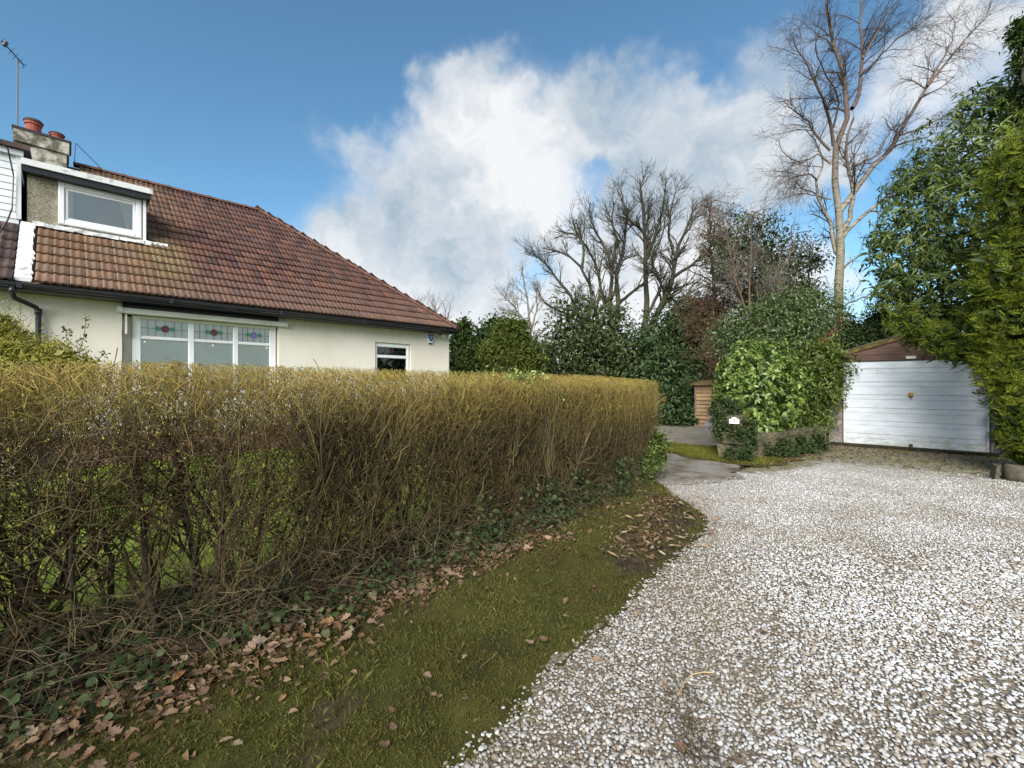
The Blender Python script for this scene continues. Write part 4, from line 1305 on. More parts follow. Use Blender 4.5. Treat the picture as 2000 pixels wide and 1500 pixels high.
c = MB(); c.box(-1.4, 1.4, 4.95, 5.0, 0, 2.0); c.build('back_wall', M['dash2'], gar_o)
ZA, ZS = 2.56, 2.06
gslope = (ZA - ZS) / 1.62
zb = 2.002; k = 0
while zb < ZA - .03:
    h_ = .135; zt = min(zb + h_ - .006, ZA - .03)
    hw = lambda zz: max(0.02, (ZA - .025 - zz) / gslope)
    a, b = min(1.5, hw(zb)), min(1.5, hw(zt))
    c = MB(); pj = .004 * (k % 2)
    V = [(-a, -.035 - pj, zb), (a, -.035 - pj, zb), (b, -.035 - pj, zt), (-b, -.035 - pj, zt), (-a, .0, zb), (a, .0, zb), (b, .0, zt), (-b, .0, zt)]
    c.add(V, [(0, 1, 2, 3), (4, 7, 6, 5), (0, 4, 5, 1), (3, 2, 6, 7), (0, 3, 7, 4), (1, 5, 6, 2)])
    c.build('gable_board', M['gable_wood'], gar_o); zb += h_; k += 1
for s in (-1, 1):
    c = MB(); c.prism([(0, ZA - .045), (s * 1.64, ZS - .045), (s * 1.64, ZS + .045), (0, ZA + .045)][::s], 1, -.075, -.045); c.build('barge_board', M['mossy_wood'], gar_o)
    c = MB(); c.prism([(0, ZA + .046), (s * 1.68, ZS + .035), (s * 1.68, ZS + .06), (0, ZA + .075)][::s], 1, -.09, 5.1); c.build('roof_sheet', M['felt'], gar_o)
M['pl'] = simple('cream_plate', (.62, .60, .54), None, 20, .5)
c = MB(); c.box(-1.5, 1.5, .003, .06, 1.986, 2.04); c.build('header_beam', M['gable_wood'], gar_o)
c = MB(); c.prism([(-1.5, 2.041), (1.5, 2.041), (1.5, 2.06), (0, ZA - .05), (-1.5, 2.06)], 1, .003, .05); c.build('gable_backing', M['gable_wood'], gar_o)
c = MB(); c.prism([(-1.4, 2.0), (1.4, 2.0), (1.4, 2.06), (0, ZA - .05), (-1.4, 2.06)], 1, 4.95, 5.0); c.build('back_gable', M['gable_wood'], gar_o)
c = MB(); c.box(-.085, .085, -.052, -.041, 2.025, 2.085); c.build('name_plate', M['pl'], gar_o)
c = MB(); c.box(-1.55, 1.55, -.34, -.012, -.05, .045, .008); c.box(-1.55, 1.55, -.010, 5, -.05, .004); c.build('door_step', M['concrete'], gar_o)

# ------------------------------------------------------------------ shed, slab, pier, wall, plaque
M['shed_wood'] = simple('shed_boards', (.34, .22, .11), (.13, .08, .045), 6, .85, .4, sx=(.3, .3, 3), coord='World')
M['shed_dark'] = simple('shed_post', (.20, .16, .13), (.10, .08, .06), 8, .8)
sh = thing('garden_shed', 'low wooden shed with weathered boards and leaf covered roof behind the laurel', 'shed', (6.30, 15.35, 0), GROT + .15)
n = 11
for i in range(n):
    z = i * .128
    c = MB(); c.add([(0.05, -.055, z + .01), (1.9, -.055, z + .01), (1.9, -.012, z + .135), (.05, -.012, z + .135), (.05, .0, z), (1.9, .0, z)], [(0, 1, 2, 3), (4, 5, 1, 0)]); 
    b_ = c.build('board', M['shed_wood'], sh)
c = MB(); c.box(.0, .05, -.06, .0, 0, 1.41); c.build('corner_post', M['shed_dark'], sh)
c = MB(); c.box(0.0, 1.9, .002, 1.6, 0, 1.41); c.build('body', M['shed_dark'], sh)
c = MB(); c.prism([(-.2, 1.42), (1.7, 1.62), (1.7, 1.66), (-.2, 1.46)], 0, -.12, 2.0); c.build('roof', M['mossy_wood'], sh)
c = MB(); c.box(.42, 1.0, -.07, -.056, .95, 1.36); c.build('window', M['glass_dark'], sh)
fol = blob_w([(1390, 743, 15.5, 30, .30, .8), (1425, 738, 15.7, 34, .40, .8)])
M['brown_leaf'] = leaf_mat('dry_leaf_litter', [(.1, (.055, .032, .018)), (.4, (.115, .070, .036)), (.7, (.18, .115, .062)), (1, (.27, .19, .12))], .8, .1, .15)
M['golden'] = leaf_mat('golden_dead_leaf', [(.1, (.15, .08, .015)), (.5, (.30, .17, .03)), (1, (.40, .26, .07))], .8, .1, .2)
foliage('roof_leaves', fol, 1800, .10, .5, M['golden'], sh, 4, inner=0, shell=.2)
sh.children[-1].matrix_parent_inverse = sh.matrix_world.inverted() if False else Matrix.Identity(4)
lf = sh.children[-1]
lf.parent = None
tag(lf, 'heap of golden dead leaves lying on the low shed roof', 'leaf heap', kind='stuff')

sb = thing('slate_slab', 'dark sheet bent against the shed wall, its foot on the gravel', 'slab', tuple(np.r_[gp(1375, 838), 0]), GROT + .15)
M['slate'] = simple('dark_sheet', (.13, .115, .12), (.08, .07, .075), 5, .6)
c = MB()
V = []
for x in (0.0, .50):
    for (y, z) in ((-.55 , .015), (-.30, .10), (-.08, .38), (.02, .80)): V += [(x + (.18 if z > .3 else 0), y, z), (x + (.18 if z > .3 else 0), y + .02, z + .025)]
c.add(V, [(0, 2, 10, 8), (2, 4, 12, 10), (4, 6, 14, 12), (1, 9, 11, 3), (3, 11, 13, 5), (5, 13, 15, 7), (0, 1, 3, 2), (2, 3, 5, 4), (4, 5, 7, 6), (8, 10, 11, 9), (10, 12, 13, 11), (12, 14, 15, 13), (0, 8, 9, 1), (6, 7, 15, 14)])
c.build('sheet', M['slate'], sb)

M['stone'] = simple('garden_stone', (.15, .12, .07), (.055, .055, .025), 5, .9, .6, coord='World')
pier = thing('gate_pier', 'squat stone gate pier with ivy at the corner of the tarmac path', 'pier', (4.36, 8.72, 0), GROT)
for r_i, (z0_, z1_) in enumerate(((0, .28), (.285, .52), (.525, .72), (.725, .86))):
    hw_ = .24 - .03 * r_i
    for s in ((-1, 1) if r_i % 2 == 0 else (0,)):
        c = MB()
        if s: c.box(min(0, s * hw_) + .004, max(0, s * hw_) - .004, -hw_, hw_, z0_, z1_, .035)
        else: c.box(-hw_, hw_, -hw_, hw_, z0_, z1_, .035)
        c.build('stone', M['stone'], pier)
gw = thing('garden_wall', 'low stone garden wall under ivy between the gate pier and the garage', 'wall', (4.62, 8.62, 0), math.atan2(1.75, 2.55))
wl_ = math.hypot(2.55, 1.75)
g = RS(17)
for r_i in range(4):
    x = g.uniform(-.1, .1)
    while x < wl_:
        L_ = g.uniform(.18, .42); c = MB(); c.box(x, x + L_ - .012, -.13 + g.uniform(-.02, .02), .13, r_i * .125, r_i * .125 + .118, .012); c.build('stone', M['stone'], gw); x += L_
pq = thing('number_plaque', 'white arched house number plaque reading 1 above the gate pier', 'sign', tuple(np.r_[at(1434, 821, 8.35)]), GROT + .25)
c = MB(); c.prism([(-.085, -.06), (.085, -.06), (.085, .018), (.055, .03), (.03, .055), (0, .062), (-.03, .055), (-.055, .03), (-.085, .018)], 1, -.008, .008); c.build('plate', M['alarm_white'], pq)
c = MB(); c.prism([(.0, -.04), (.012, -.04), (.012, .012), (.002, .012), (-.012, .0), (-.012, -.010), (0, -.002)], 1, -.0105, -.0085); c.build('digit', M['black_paint'], pq)
c = MB(); c.box(-.012, .012, .009, .30, -.03, .01); c.build('bracket', M['mossy_wood'], pq)
st = thing('cut_stump', 'short mossy timber stump at the right edge under the conifer', 'stump', tuple(np.r_[gp(1985, 938), 0]), -.5)
M['bark_grey0'] = simple('old_log', (.10, .085, .055), (.035, .032, .02), 8, .9, .5)
c = MB(); c.tube([(0, 0, 0), (0, 0, .12), (.01, 0, .23)], [.17, .14, .135], 9); c.build('stump_wood', M['bark_grey0'], st, smooth=True)
c = MB(); c.box(-.26, -.20, -.10, .06, 0, .22, .02); c.build('side_log', M['bark_grey0'], st)

# ------------------------------------------------------------------ hedge
def hedge():
    g = RS(23)
    hd = thing('hedge', 'long waist to head high clipped privet hedge of bare golden brown twigs before the bungalow', 'hedge', (0, 0, 0))
    line = np.array([(-4.6, -1.0)] + [tuple(p) for p in HC[2:]])
    line[-1] = (2.0, 7.35)
    d = np.r_[0, np.cumsum(np.linalg.norm(np.diff(line, axis=0), axis=1))]; LT = d[-1]
    def pos(s): return np.stack([np.interp(s, d, line[:, 0]), np.interp(s, d, line[:, 1])], -1)
    def tang(s): return unit(pos(s + .15) - pos(s - .15))
    def s_of(P):   # nearest param and signed offset
        bs = np.zeros(len(P)); bd = np.full(len(P), 1e9); sg = np.zeros(len(P))
        for i in range(len(line) - 1):
            a, b = line[i], line[i + 1]; ab = b - a; l = np.linalg.norm(ab)
            t = np.clip(((P - a) @ ab) / (l * l), 0, 1); q = P - (a + t[:, None] * ab); dd = np.linalg.norm(q, axis=1)
            cr = ab[0] * q[:, 1] - ab[1] * q[:, 0]
            m = dd < bd; bd[m] = dd[m]; bs[m] = d[i] + t[m] * l; sg[m] = np.sign(cr[m])
        return bs, bd * sg
    TOP = 1.565
    def clip(P):
        sh_ = P.shape; Q = P.reshape(-1, 3).copy()
        s, o = s_of(Q[:, :2])
        z = Q[:, 2]
        hw = .43 + .04 * np.sin(s * 3.1) - .20 * np.clip((z - 1.36) / .2, 0, 1) ** 2
        hw = np.where(s > LT - .05, hw + .06, hw)
        hw = hw + .05 * (vnoise(Q, 7, 3) - .5)
        ex = np.abs(o) > hw
        n = pos(s)
        dv = Q[:, :2] - n; ln = np.linalg.norm(dv, axis=1, keepdims=True) + 1e-6
        Q[ex, :2] = (n + dv / ln * hw[:, None])[ex]
        top = TOP + .02 * (vnoise(Q[:, :2], 1.3, 9) - .5) - .06 * np.clip((s - 8.5) / 3, 0, 1)
        Q[:, 2] = np.where(z > top, top + (z - top) * .12, z)
        Q[:, 2] = np.maximum(Q[:, 2], .03)
        return Q.reshape(sh_)
    # stems
    ns = 150; s = np.linspace(.2, LT - .05, ns) + g.normal(0, .05, ns)
    b = pos(s) + np.c_[-tang(s)[:, 1], tang(s)[:, 0]] * g.normal(0, .17, ns)[:, None]
    S = np.c_[b, np.full(ns, .05)]
    P0 = grow(S, np.c_[g.normal(0, .16, (ns, 2)), np.ones(ns)], g.uniform(.8, 1.2, ns), 8, .13, (0, 0, .1), g)
    R0 = g.uniform(.008, .024, ns)[:, None] * np.linspace(1, .45, 8)[None]
    P0 = clip(P0)
    V, q = tubes(P0, R0, 6)
    for i in range(ns):
        mesh_obj('stem', V[i * 48:(i + 1) * 48], [q[:42]], M['hedge_stem'], hd, smooth=True)
    # branches
    P1, R1 = spawn(P0, R0, 2200, (12, 58), (.35, .80), 7, .16, (0, 0, .05), .10, .5, .004, g)
    P1 = clip(P1)
    P2, R2 = spawn(P1, R1, 13500, (20, 70), (.16, .42), 4, .24, (0, 0, .04), .1, .55, .0021, g); P2 = clip(P2)
    P3, R3 = spawn(P2, R2, 38000, (20, 80), (.06, .20), 4, .30, (0, 0, .04), .1, .6, .0014, g); P3 = clip(P3)
    k3 = g.rand(len(P3)) < np.clip((P3[:, 0, 2] - .25) / .6, .35, 1); P3, R3 = P3[k3], R3[k3]
    k2 = g.rand(len(P2)) < np.clip((P2[:, 0, 2] - .1) / .6, .5, 1); P2, R2 = P2[k2], R2[k2]
    # dense upright growth at the clipped top
    def fringe(n, z0, z1, ln, tilt, onface, r, trop=(0, 0, .1), smin=0.0, smax=None, outw=0.0):
        s = g.uniform(smin, smax or LT, n); t = tang(s); nn = np.c_[-t[:, 1], t[:, 0]]
        off = g.uniform(-.40, .40, n) if not onface else -g.uniform(.26, .42, n) * np.where(g.rand(n) < .85, 1, -1)
        p = pos(s) + nn * off[:, None]
        # round the far end
        e_ = (s > LT - .4) & (g.rand(n) < .6)
        a = g.uniform(-2.0, 2.0, n); base = line[-1] + .40 * (np.cos(a)[:, None] * tang(np.full(n, LT - .2)) + np.sin(a)[:, None] * np.c_[-tang(np.full(n, LT - .2))[:, 1], tang(np.full(n, LT - .2))[:, 0]]) * g.uniform(.3, 1, n)[:, None]
        p = np.where(e_[:, None], base, p)
        z = g.uniform(z0, z1, n)
        lean = g.normal(0, tilt, (n, 3)); lean[:, :2] -= nn * outw * np.sign(off)[:, None] * -1
        dr = lean + np.array([0, 0, 1.0])
        L_ = g.uniform(ln[0], ln[1], n)
        Q = grow(np.c_[p, z], dr, L_, 4, .25, trop, g)
        Rq = g.uniform(.7, 1.3, n)[:, None] * r * np.linspace(1.1, .6, 4)[None]
        return clip(Q), Rq
    T1, RT1 = fringe(32000, 1.12, 1.54, (.05, .16), .8, False, .0015)
    T2, RT2 = fringe(13000, .70, 1.45, (.05, .20), 1.5, True, .0014, (0, 0, .0), outw=.35)
    T3, RT3 = fringe(8000, .2, 1.25, (.15, .40), 1.0, True, .0018, (0, 0, -.02), outw=.35, smin=4.6)
    # the far part is clipped tighter and denser
    T4, RT4 = fringe(13000, .35, 1.45, (.06, .18), .7, True, .0020, (0, 0, .06), outw=.75, smin=6.3)
    T6, RT6 = fringe(14000, 1.0, 1.53, (.05, .15), .9, False, .0015, smax=6.2)
    T5, RT5 = fringe(1500, .25, 1.1, (.10, .30), 1.6, True, .0016, (0, 0, -.02), outw=.3, smax=4.8)
    cut = g.rand(len(T5)) < 1
    grp = [('branches', P1, R1, 4), ('twigs', P2, R2, 3), ('fine_twigs', P3, R3, 3)]
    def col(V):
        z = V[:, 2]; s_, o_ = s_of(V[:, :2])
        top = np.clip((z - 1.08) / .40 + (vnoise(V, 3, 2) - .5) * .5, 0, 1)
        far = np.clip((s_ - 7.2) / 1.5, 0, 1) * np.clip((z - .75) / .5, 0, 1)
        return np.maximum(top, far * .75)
    for nm, P, R, sd in grp:
        if nm == 'fine_twigs': V, q, kv = spikes(P, R)
        else: V, q = tubes(P, R, sd); q = [q]; kv = P.shape[1] * sd
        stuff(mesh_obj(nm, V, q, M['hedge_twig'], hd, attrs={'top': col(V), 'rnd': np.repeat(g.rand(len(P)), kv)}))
    Pt = np.concatenate([T1, T2, T3, T4, T5, T6]); Rt = np.concatenate([RT1, RT2, RT3, RT4, RT5, RT6])
    V, q, kv = spikes(Pt, Rt * 1.12)
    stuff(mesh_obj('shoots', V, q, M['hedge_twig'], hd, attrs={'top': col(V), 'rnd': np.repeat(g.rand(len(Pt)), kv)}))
    # buds and small leaves at shoot tips
    n = 62000; i = g.randint(0, len(Pt), n); k = g.randint(1, 4, n)
    B_ = Pt[i, k]; keep = g.rand(n) < np.clip((B_[:, 2] - .9) / .5, .10, 1); B_ = B_[keep]; n = len(B_)
    V, fs, kv = leaves(B_, g.normal(0, .6, (n, 3)) + [0, 0, .8], g.normal(0, 1, (n, 3)), g.uniform(.007, .019, n), g.uniform(.004, .009, n))
    stuff(mesh_obj('buds', V, fs, M['hedge_bud'], hd, attrs={'rnd': np.repeat(g.rand(n), 4)}))
    # long stray shoots standing above the top
    s = np.array([4.2, 5.35, 6.9, 7.35, 3.4]); p = pos(s)
    Q = grow(np.c_[p, np.full(5, 1.45)], g.normal(0, .35, (5, 3)) + [-.1, 0, 1], np.array([.28, .22, .42, .40, .3]), 6, .12, (0, 0, 0), g)
    V, q = tubes(Q, np.full((5, 6), .0022), 4); stuff(mesh_obj('stray_shoots', V, [q], M['hedge_stem'], hd))
    return line, pos, tang, LT


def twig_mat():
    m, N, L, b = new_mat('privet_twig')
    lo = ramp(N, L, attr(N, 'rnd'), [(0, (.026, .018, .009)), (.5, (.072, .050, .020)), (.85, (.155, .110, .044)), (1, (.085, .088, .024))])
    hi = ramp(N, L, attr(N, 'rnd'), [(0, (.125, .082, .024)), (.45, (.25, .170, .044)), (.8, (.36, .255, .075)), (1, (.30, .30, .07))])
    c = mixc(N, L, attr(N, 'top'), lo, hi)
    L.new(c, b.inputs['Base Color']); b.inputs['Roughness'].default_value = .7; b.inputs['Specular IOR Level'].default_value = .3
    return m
M['hedge_twig'] = twig_mat()
M['hedge_stem'] = simple('privet_stem', (.062, .047, .020), (.024, .018, .009), 14, .85, .3, coord='World')
M['hedge_bud'] = leaf_mat('privet_bud', [(.1, (.22, .12, .03)), (.35, (.38, .26, .05)), (.6, (.34, .33, .05)), (1, (.30, .40, .06))], .6, .2, .3)
HLINE, HPOS, HTAN, HLT = hedge()

# ------------------------------------------------------------------ ivy, litter and twigs at the hedge foot
M['ivy'] = leaf_mat('dark_ivy', [(.1, (.016, .026, .010)), (.45, (.030, .048, .016)), (.75, (.048, .068, .022)), (1, (.10, .11, .05))], .6, .18, .12)


def ground_ivy(name, n, pts, width, zmax, seed, label, ll=.036):
    g = RS(seed); L_ = np.array(pts, float); d = np.r_[0, np.cumsum(np.linalg.norm(np.diff(L_, axis=0), axis=1))]
    s = g.uniform(0, d[-1], n * 2); P = np.stack([np.interp(s, d, L_[:, 0]), np.interp(s, d, L_[:, 1])], 1) + g.normal(0, width, (n * 2, 2))
    P = P[fbm(P, 3.2, seed) > .47][:n]; n = len(P)
    z = verge_z(P) + .01 + g.rand(n) ** 2 * zmax
    sz = g.uniform(.6, 1.3, n) * ll
    V, fs, kv = leaves(np.c_[P, z], g.normal(0, 1, (n, 3)) * [1, 1, .4], g.normal(0, .4, (n, 3)) + [.35, -.3, .9], sz, sz * 1.0, 'g', .2, .12)
    return tag(mesh_obj(name, V, fs, M['ivy'], attrs={'rnd': np.repeat(g.rand(n), kv)}), label, 'ivy', kind='stuff')


ground_ivy('ground_ivy', 9500, offset(HFOOT, .32)[2:], .20, .16, 31, 'dark ivy trailing over the soil along the hedge foot')
ground_ivy('ground_ivy', 5500, offset(HFOOT, .22)[6:], .16, .42, 37, 'thick dark ivy climbing the base of the far hedge end', .04)


def foot_twigs():
    g = RS(41); L_ = offset(HFOOT, .22)[2:]; d = np.r_[0, np.cumsum(np.linalg.norm(np.diff(L_, axis=0), axis=1))]
    n = 4600; s = g.uniform(0, d[-1], n); P = np.stack([np.interp(s, d, L_[:, 0]), np.interp(s, d, L_[:, 1])], 1) + g.normal(0, .15, (n, 2))
    z = verge_z(P) + .01 + g.rand(n) ** 1.5 * .30
    Q = grow(np.c_[P, z], g.normal(0, 1, (n, 3)) * [1, 1, .35] + [.2, -.1, .15], g.uniform(.08, .34, n), 5, .28, (0, 0, -.03), g)
    Q[..., 2] = np.maximum(Q[..., 2], .03)
    V, q = tubes(Q, g.uniform(.0011, .0024, n)[:, None] * np.linspace(1, .6, 5)[None], 3)
    o = mesh_obj('hedge_brushwood', V, [q], M['brush'], attrs={'rnd': np.repeat(g.rand(n), 15)})
    tag(o, 'tangle of thin tan brushwood spilling from the hedge foot', 'brushwood', kind='stuff')
def brush_mat():
    m, N, L, b = new_mat('brushwood')
    L.new(ramp(N, L, attr(N, 'rnd'), [(0, (.035, .024, .013)), (.5, (.085, .060, .027)), (.9, (.16, .115, .055)), (1, (.26, .20, .12))]), b.inputs['Base Color']); b.inputs['Roughness'].default_value = .8
    return m
M['brush'] = brush_mat()
foot_twigs()


def oak_leaf_mesh(seed):
    g = RS(seed); n = 9; L_ = 1.0
    t = np.linspace(0, 1, n)
    wdt = np.array([.04, .12, .26, .17, .36, .22, .40, .24, .05]) * g.uniform(.85, 1.15, n)
    curl = g.uniform(.1, .6); bend = g.uniform(-.25, .35); tw = g.uniform(-.3, .3)
    V = []
    for i in range(n):
        for s in (-1, 0, 1):
            x = t[i] * L_ - (.05 if s and i % 2 == 0 else 0); y = s * wdt[i]
            z = bend * (t[i] - .5) ** 2 + (curl * abs(y) ** 1.3 if s else 0) + tw * y * (t[i] - .5) + g.uniform(-.03, .03)
            V.append((x, y, z))
    f = []
    for i in range(n - 1):
        a = i * 3; f += [(a, a + 1, a + 4, a + 3), (a + 1, a + 2, a + 5, a + 4)]
    me = bpy.data.meshes.new('fallen_leaf'); me.from_pydata(V, [], f); me.update()
    for p in me.polygons: p.use_smooth = True
    return me


def simple_leaf_mesh(seed):
    g = RS(seed); n = 6; t = np.linspace(0, 1, n); w_ = .17 * np.sin(np.pi * np.clip(t, .04, .97)) ** .8
    b = g.uniform(-.2, .4); V = []
    for i in range(n):
        for s in (-1, 0, 1): V.append((t[i], s * w_[i], b * (t[i] - .5) ** 2 + .25 * abs(s) * w_[i]))
    f = []
    for i in range(n - 1):
        a = i * 3; f += [(a, a + 1, a + 4, a + 3), (a + 1, a + 2, a + 5, a + 4)]
    me = bpy.data.meshes.new('fallen_leaf'); me.from_pydata(V, [], f); me.update(); return me


def fallen_mat(name, stops):
    m, N, L, b = new_mat(name)
    oi = N.new('ShaderNodeObjectInfo')
    c = ramp(N, L, oi.outputs['Random'], stops)
    c = mixc(N, L, mrange(N, L, nz(N, L, 7, 4), .4, .7), c, mixc(N, L, 1.0, c, (.6, .5, .45), 'MULTIPLY'))
    L.new(c, b.inputs['Base Color']); b.inputs['Roughness'].default_value = .75
    return m
M['oak'] = fallen_mat('oak_leaf_brown', [(0, (.10, .055, .032)), (.3, (.18, .11, .065)), (.6, (.26, .18, .115)), (.85, (.33, .26, .18)), (1, (.27, .13, .04))])
M['laurel_fallen'] = fallen_mat('laurel_leaf_fallen', [(0, (.18, .10, .06)), (.4, (.30, .20, .11)), (.7, (.40, .36, .24)), (1, (.30, .15, .06))])
oaks = [oak_leaf_mesh(i) for i in range(5)]; slf = [simple_leaf_mesh(i) for i in range(3)]
for me in oaks: me.materials.append(M['oak'])
for me in slf: me.materials.append(M['laurel_fallen'])
g = RS(53)


def drop(me, x, y, z, size, label, group):
    o = bpy.data.objects.new('fallen_leaf', me); COL.objects.link(o)
    o.location = (x, y, z); o.scale = (size,) * 3
    o.rotation_euler = (g.normal(0, .28), g.normal(0, .25), g.rand() * 6.28)
    tag(o, label, 'leaf', group)


LIT = [gp(*p) for p in [(20, 1485), (130, 1450), (330, 1395), (420, 1350), (520, 1300), (620, 1265), (700, 1215), (780, 1180), (900, 1120), (1000, 1085), (1090, 1045)]]
LT_ = np.array(LIT); dl = np.r_[0, np.cumsum(np.linalg.norm(np.diff(LT_, axis=0), axis=1))]
for i in range(230):
    s = dl[-1] * g.rand() ** 1.15
    x = np.interp(s, dl, LT_[:, 0]) + g.normal(0, .12); y = np.interp(s, dl, LT_[:, 1]) + g.normal(0, .12)
    z = float(verge_z(np.array([[x, y]]))[0]) + .018 + .02 * g.rand()
    drop(oaks[g.randint(5)], x, y, z, g.uniform(.045, .085), 'curled brown oak leaf in the drift along the foot of the hedge', 'oak leaves drifted along the hedge foot')
for i in range(95):
    u_, v_ = g.uniform(1180, 1400), g.uniform(985, 1100)
    if u_ < 1180 + (v_ - 985) * .2: continue
    x, y = gp(u_, v_)
    drop(slf[g.randint(3)], x, y, .048, g.uniform(.055, .115), 'long dry laurel leaf on the bare soil at the end of the verge', 'dry laurel leaves at the verge end')
for i in range(26):
    u_, v_ = [(1110, 1290), (1140, 1190), (1120, 1230), (640, 1350), (760, 1380), (890, 1330), (1000, 1250), (860, 1400), (1180, 1130), (560, 1420), (940, 1200), (720, 1460), (450, 1460)][i % 13]
    x, y = gp(u_ + g.normal(0, 35), v_ + g.normal(0, 22)); drop(oaks[g.randint(5)], x, y, .052, g.uniform(.035, .06), 'single withered brown leaf lying on the grass verge', 'withered leaves scattered on the grass verge')
for (u_, v_) in [(1295, 1335), (1345, 1475), (1425, 1490), (1250, 1210), (1570, 1145), (1540, 1170), (1180, 1300), (1490, 1240), (1270, 1255)]:
    x, y = gp(u_, v_); drop(oaks[g.randint(5)], x, y, .022, g.uniform(.05, .07), 'brown leaf lying on the white gravel', 'brown leaves on the white gravel')


def litter():
    g = RS(61); n = 2600
    s = g.uniform(0, dl[-1], n); A_ = offset(HFOOT, .15)[2:]; da = np.r_[0, np.cumsum(np.linalg.norm(np.diff(A_, axis=0), axis=1))]; s = g.uniform(0, da[-1], n)
    P = np.stack([np.interp(s, da, A_[:, 0]), np.interp(s, da, A_[:, 1])], 1) + g.normal(0, .20, (n, 2))
    z = verge_z(P) + .016
    m2_ = 1700; x = g.uniform(-1.6, 2.6, m2_); y = -g.rand(m2_) ** 1.3 * 2.9 - .3
    Q = GAR0 + GARX * x[:, None] + GARY * y[:, None]; Q2 = np.array([(4.2, 7.9)]) + g.rand(700, 1) * np.array([(3.0, 2.1)]) + g.normal(0, .18, (700, 2))
    Q3 = np.array([(1.0, 3.75)]) + g.rand(900, 1) * np.array([(.85, 1.9)]) + g.normal(0, .16, (900, 2)); Q3 = Q3[pip(Q3, EDGE[:-1] + [(1.4, 6), (.2, 3.5)])]
    P = np.concatenate([P, Q, Q2, Q3]); z = np.r_[z, np.full(len(Q) + len(Q2), .02), np.full(len(Q3), .045)]; n = len(P)
    sz = g.uniform(.02, .065, n)
    V, fs, kv = leaves(np.c_[P, z], g.normal(0, 1, (n, 3)) * [1, 1, .25], g.normal(0, .4, (n, 3)) + [0, 0, 1], sz, sz * .55, 's', .2, .3)
    s = g.uniform(0, dl[-1], 1500)
    P = np.stack([np.interp(s, dl, LT_[:, 0]), np.interp(s, dl, LT_[:, 1])], 1) + g.normal(0, .13, (1500, 2)) * (.5 + g.rand(1500, 1)); z = verge_z(P) + .012 + .02 * g.rand(1500)
    s2 = g.uniform(.018, .05, 1500)
    V2, f2, k2 = leaves(np.c_[P, z], g.normal(0, 1, (1500, 3)) * [1, 1, .3], g.normal(0, .45, (1500, 3)) + [0, 0, 1], s2, s2 * .6, 'g', .2, .3)
    tag(mesh_obj('leaf_drift', V2, f2, M['brown_leaf'], attrs={'rnd': np.repeat(g.rand(1500), k2)}), 'crumbled brown leaves under the oak leaf drift along the hedge foot', 'leaf litter', kind='stuff')
    tag(mesh_obj('leaf_litter', V, fs, M['brown_leaf'], attrs={'rnd': np.repeat(g.rand(n), kv)}), 'brown leaf litter on the soil under the hedge and before the garage', 'leaf litter', kind='stuff')
litter()


def gravel_twigs():
    g = RS(67); n = 90
    u_ = g.normal(1325, 22, n) + np.linspace(-20, 45, n); v_ = np.linspace(1330, 1500, n) + g.normal(0, 12, n)
    P = np.array([gp(a, b) for a, b in zip(u_, v_)])
    Q = grow(np.c_[P, np.full(n, .022)], np.c_[g.normal(.2, .5, n), g.normal(-.9, .4, n), np.zeros(n)], g.uniform(.05, .18, n), 5, .18, (0, 0, 0), g)
    Q[..., 2] = .018 + .008 * g.rand(*Q[..., 2].shape)
    V, q = tubes(Q, np.full((n, 5), .0012), 3)
    tag(mesh_obj('twig_debris', V, [q], M['brush'], attrs={'rnd': np.repeat(g.rand(n), 15)}), 'thin dead twigs strewn on the foreground gravel', 'twigs', kind='stuff')
    c = MB(); c.tube([tuple(np.r_[gp(a, b), .026]) for a, b in ((1325, 1368), (1335, 1345), (1350, 1328), (1372, 1323), (1395, 1324))], .003, 5)
    tag(c.build('straw_stem', M['pl2'], None), 'curved pale straw stem lying on the gravel among dead twigs', 'straw')
M['pl2'] = simple('pale_straw', (.50, .36, .18), None, 20, .7)
gravel_twigs()

# ------------------------------------------------------------------ trees and shrubs
M['bark_dark'] = simple('dark_mossy_bark', (.055, .050, .026), (.024, .022, .015), 3, .9, .4, coord='World')
M['bark_red'] = simple('rusty_bark', (.14, .085, .05), (.075, .048, .03), 4, .9, .3, coord='World')
M['bark_grey'] = simple('grey_brown_bark', (.20, .17, .14), (.11, .09, .075), 4, .9, .3, coord='World')


def birch_mat():
    m, N, L, b = new_mat('birch_bark')
    g_ = N.new('ShaderNodeNewGeometry'); s = N.new('ShaderNodeSeparateXYZ'); L.new(g_.outputs['Position'], s.inputs[0])
    c = ramp(N, L, nz(N, L, 2, 6, coord='World'), [(.3, (.16, .14, .10)), (.55, (.29, .26, .195)), (.75, (.38, .355, .30))])
    st = nz(N, L, 3, 5, .7, coord='World', sx=(1.2, 1.2, 9))
    c = mixc(N, L, mrange(N, L, st, .52, .58), c, (.05, .04, .03))
    c = mixc(N, L, mth(N, L, 'MULTIPLY', mrange(N, L, s.outputs[2], 6.5, 3.5), .5), c, (.36, .31, .12))
    up = mrange(N, L, s.outputs[2], 6.5, 9.5)
    c = mixc(N, L, mth(N, L, 'MULTIPLY', up, .85), c, (.085, .048, .036))
    L.new(c, b.inputs['Base Color']); b.inputs['Roughness'].default_value = .8
    bump(N, L, b, st, .3, .01); return m
M['birch'] = birch_mat()
M['birch_twig'] = simple('birch_twig', (.075, .045, .035), (.04, .027, .022), 4, .8, coord='World')


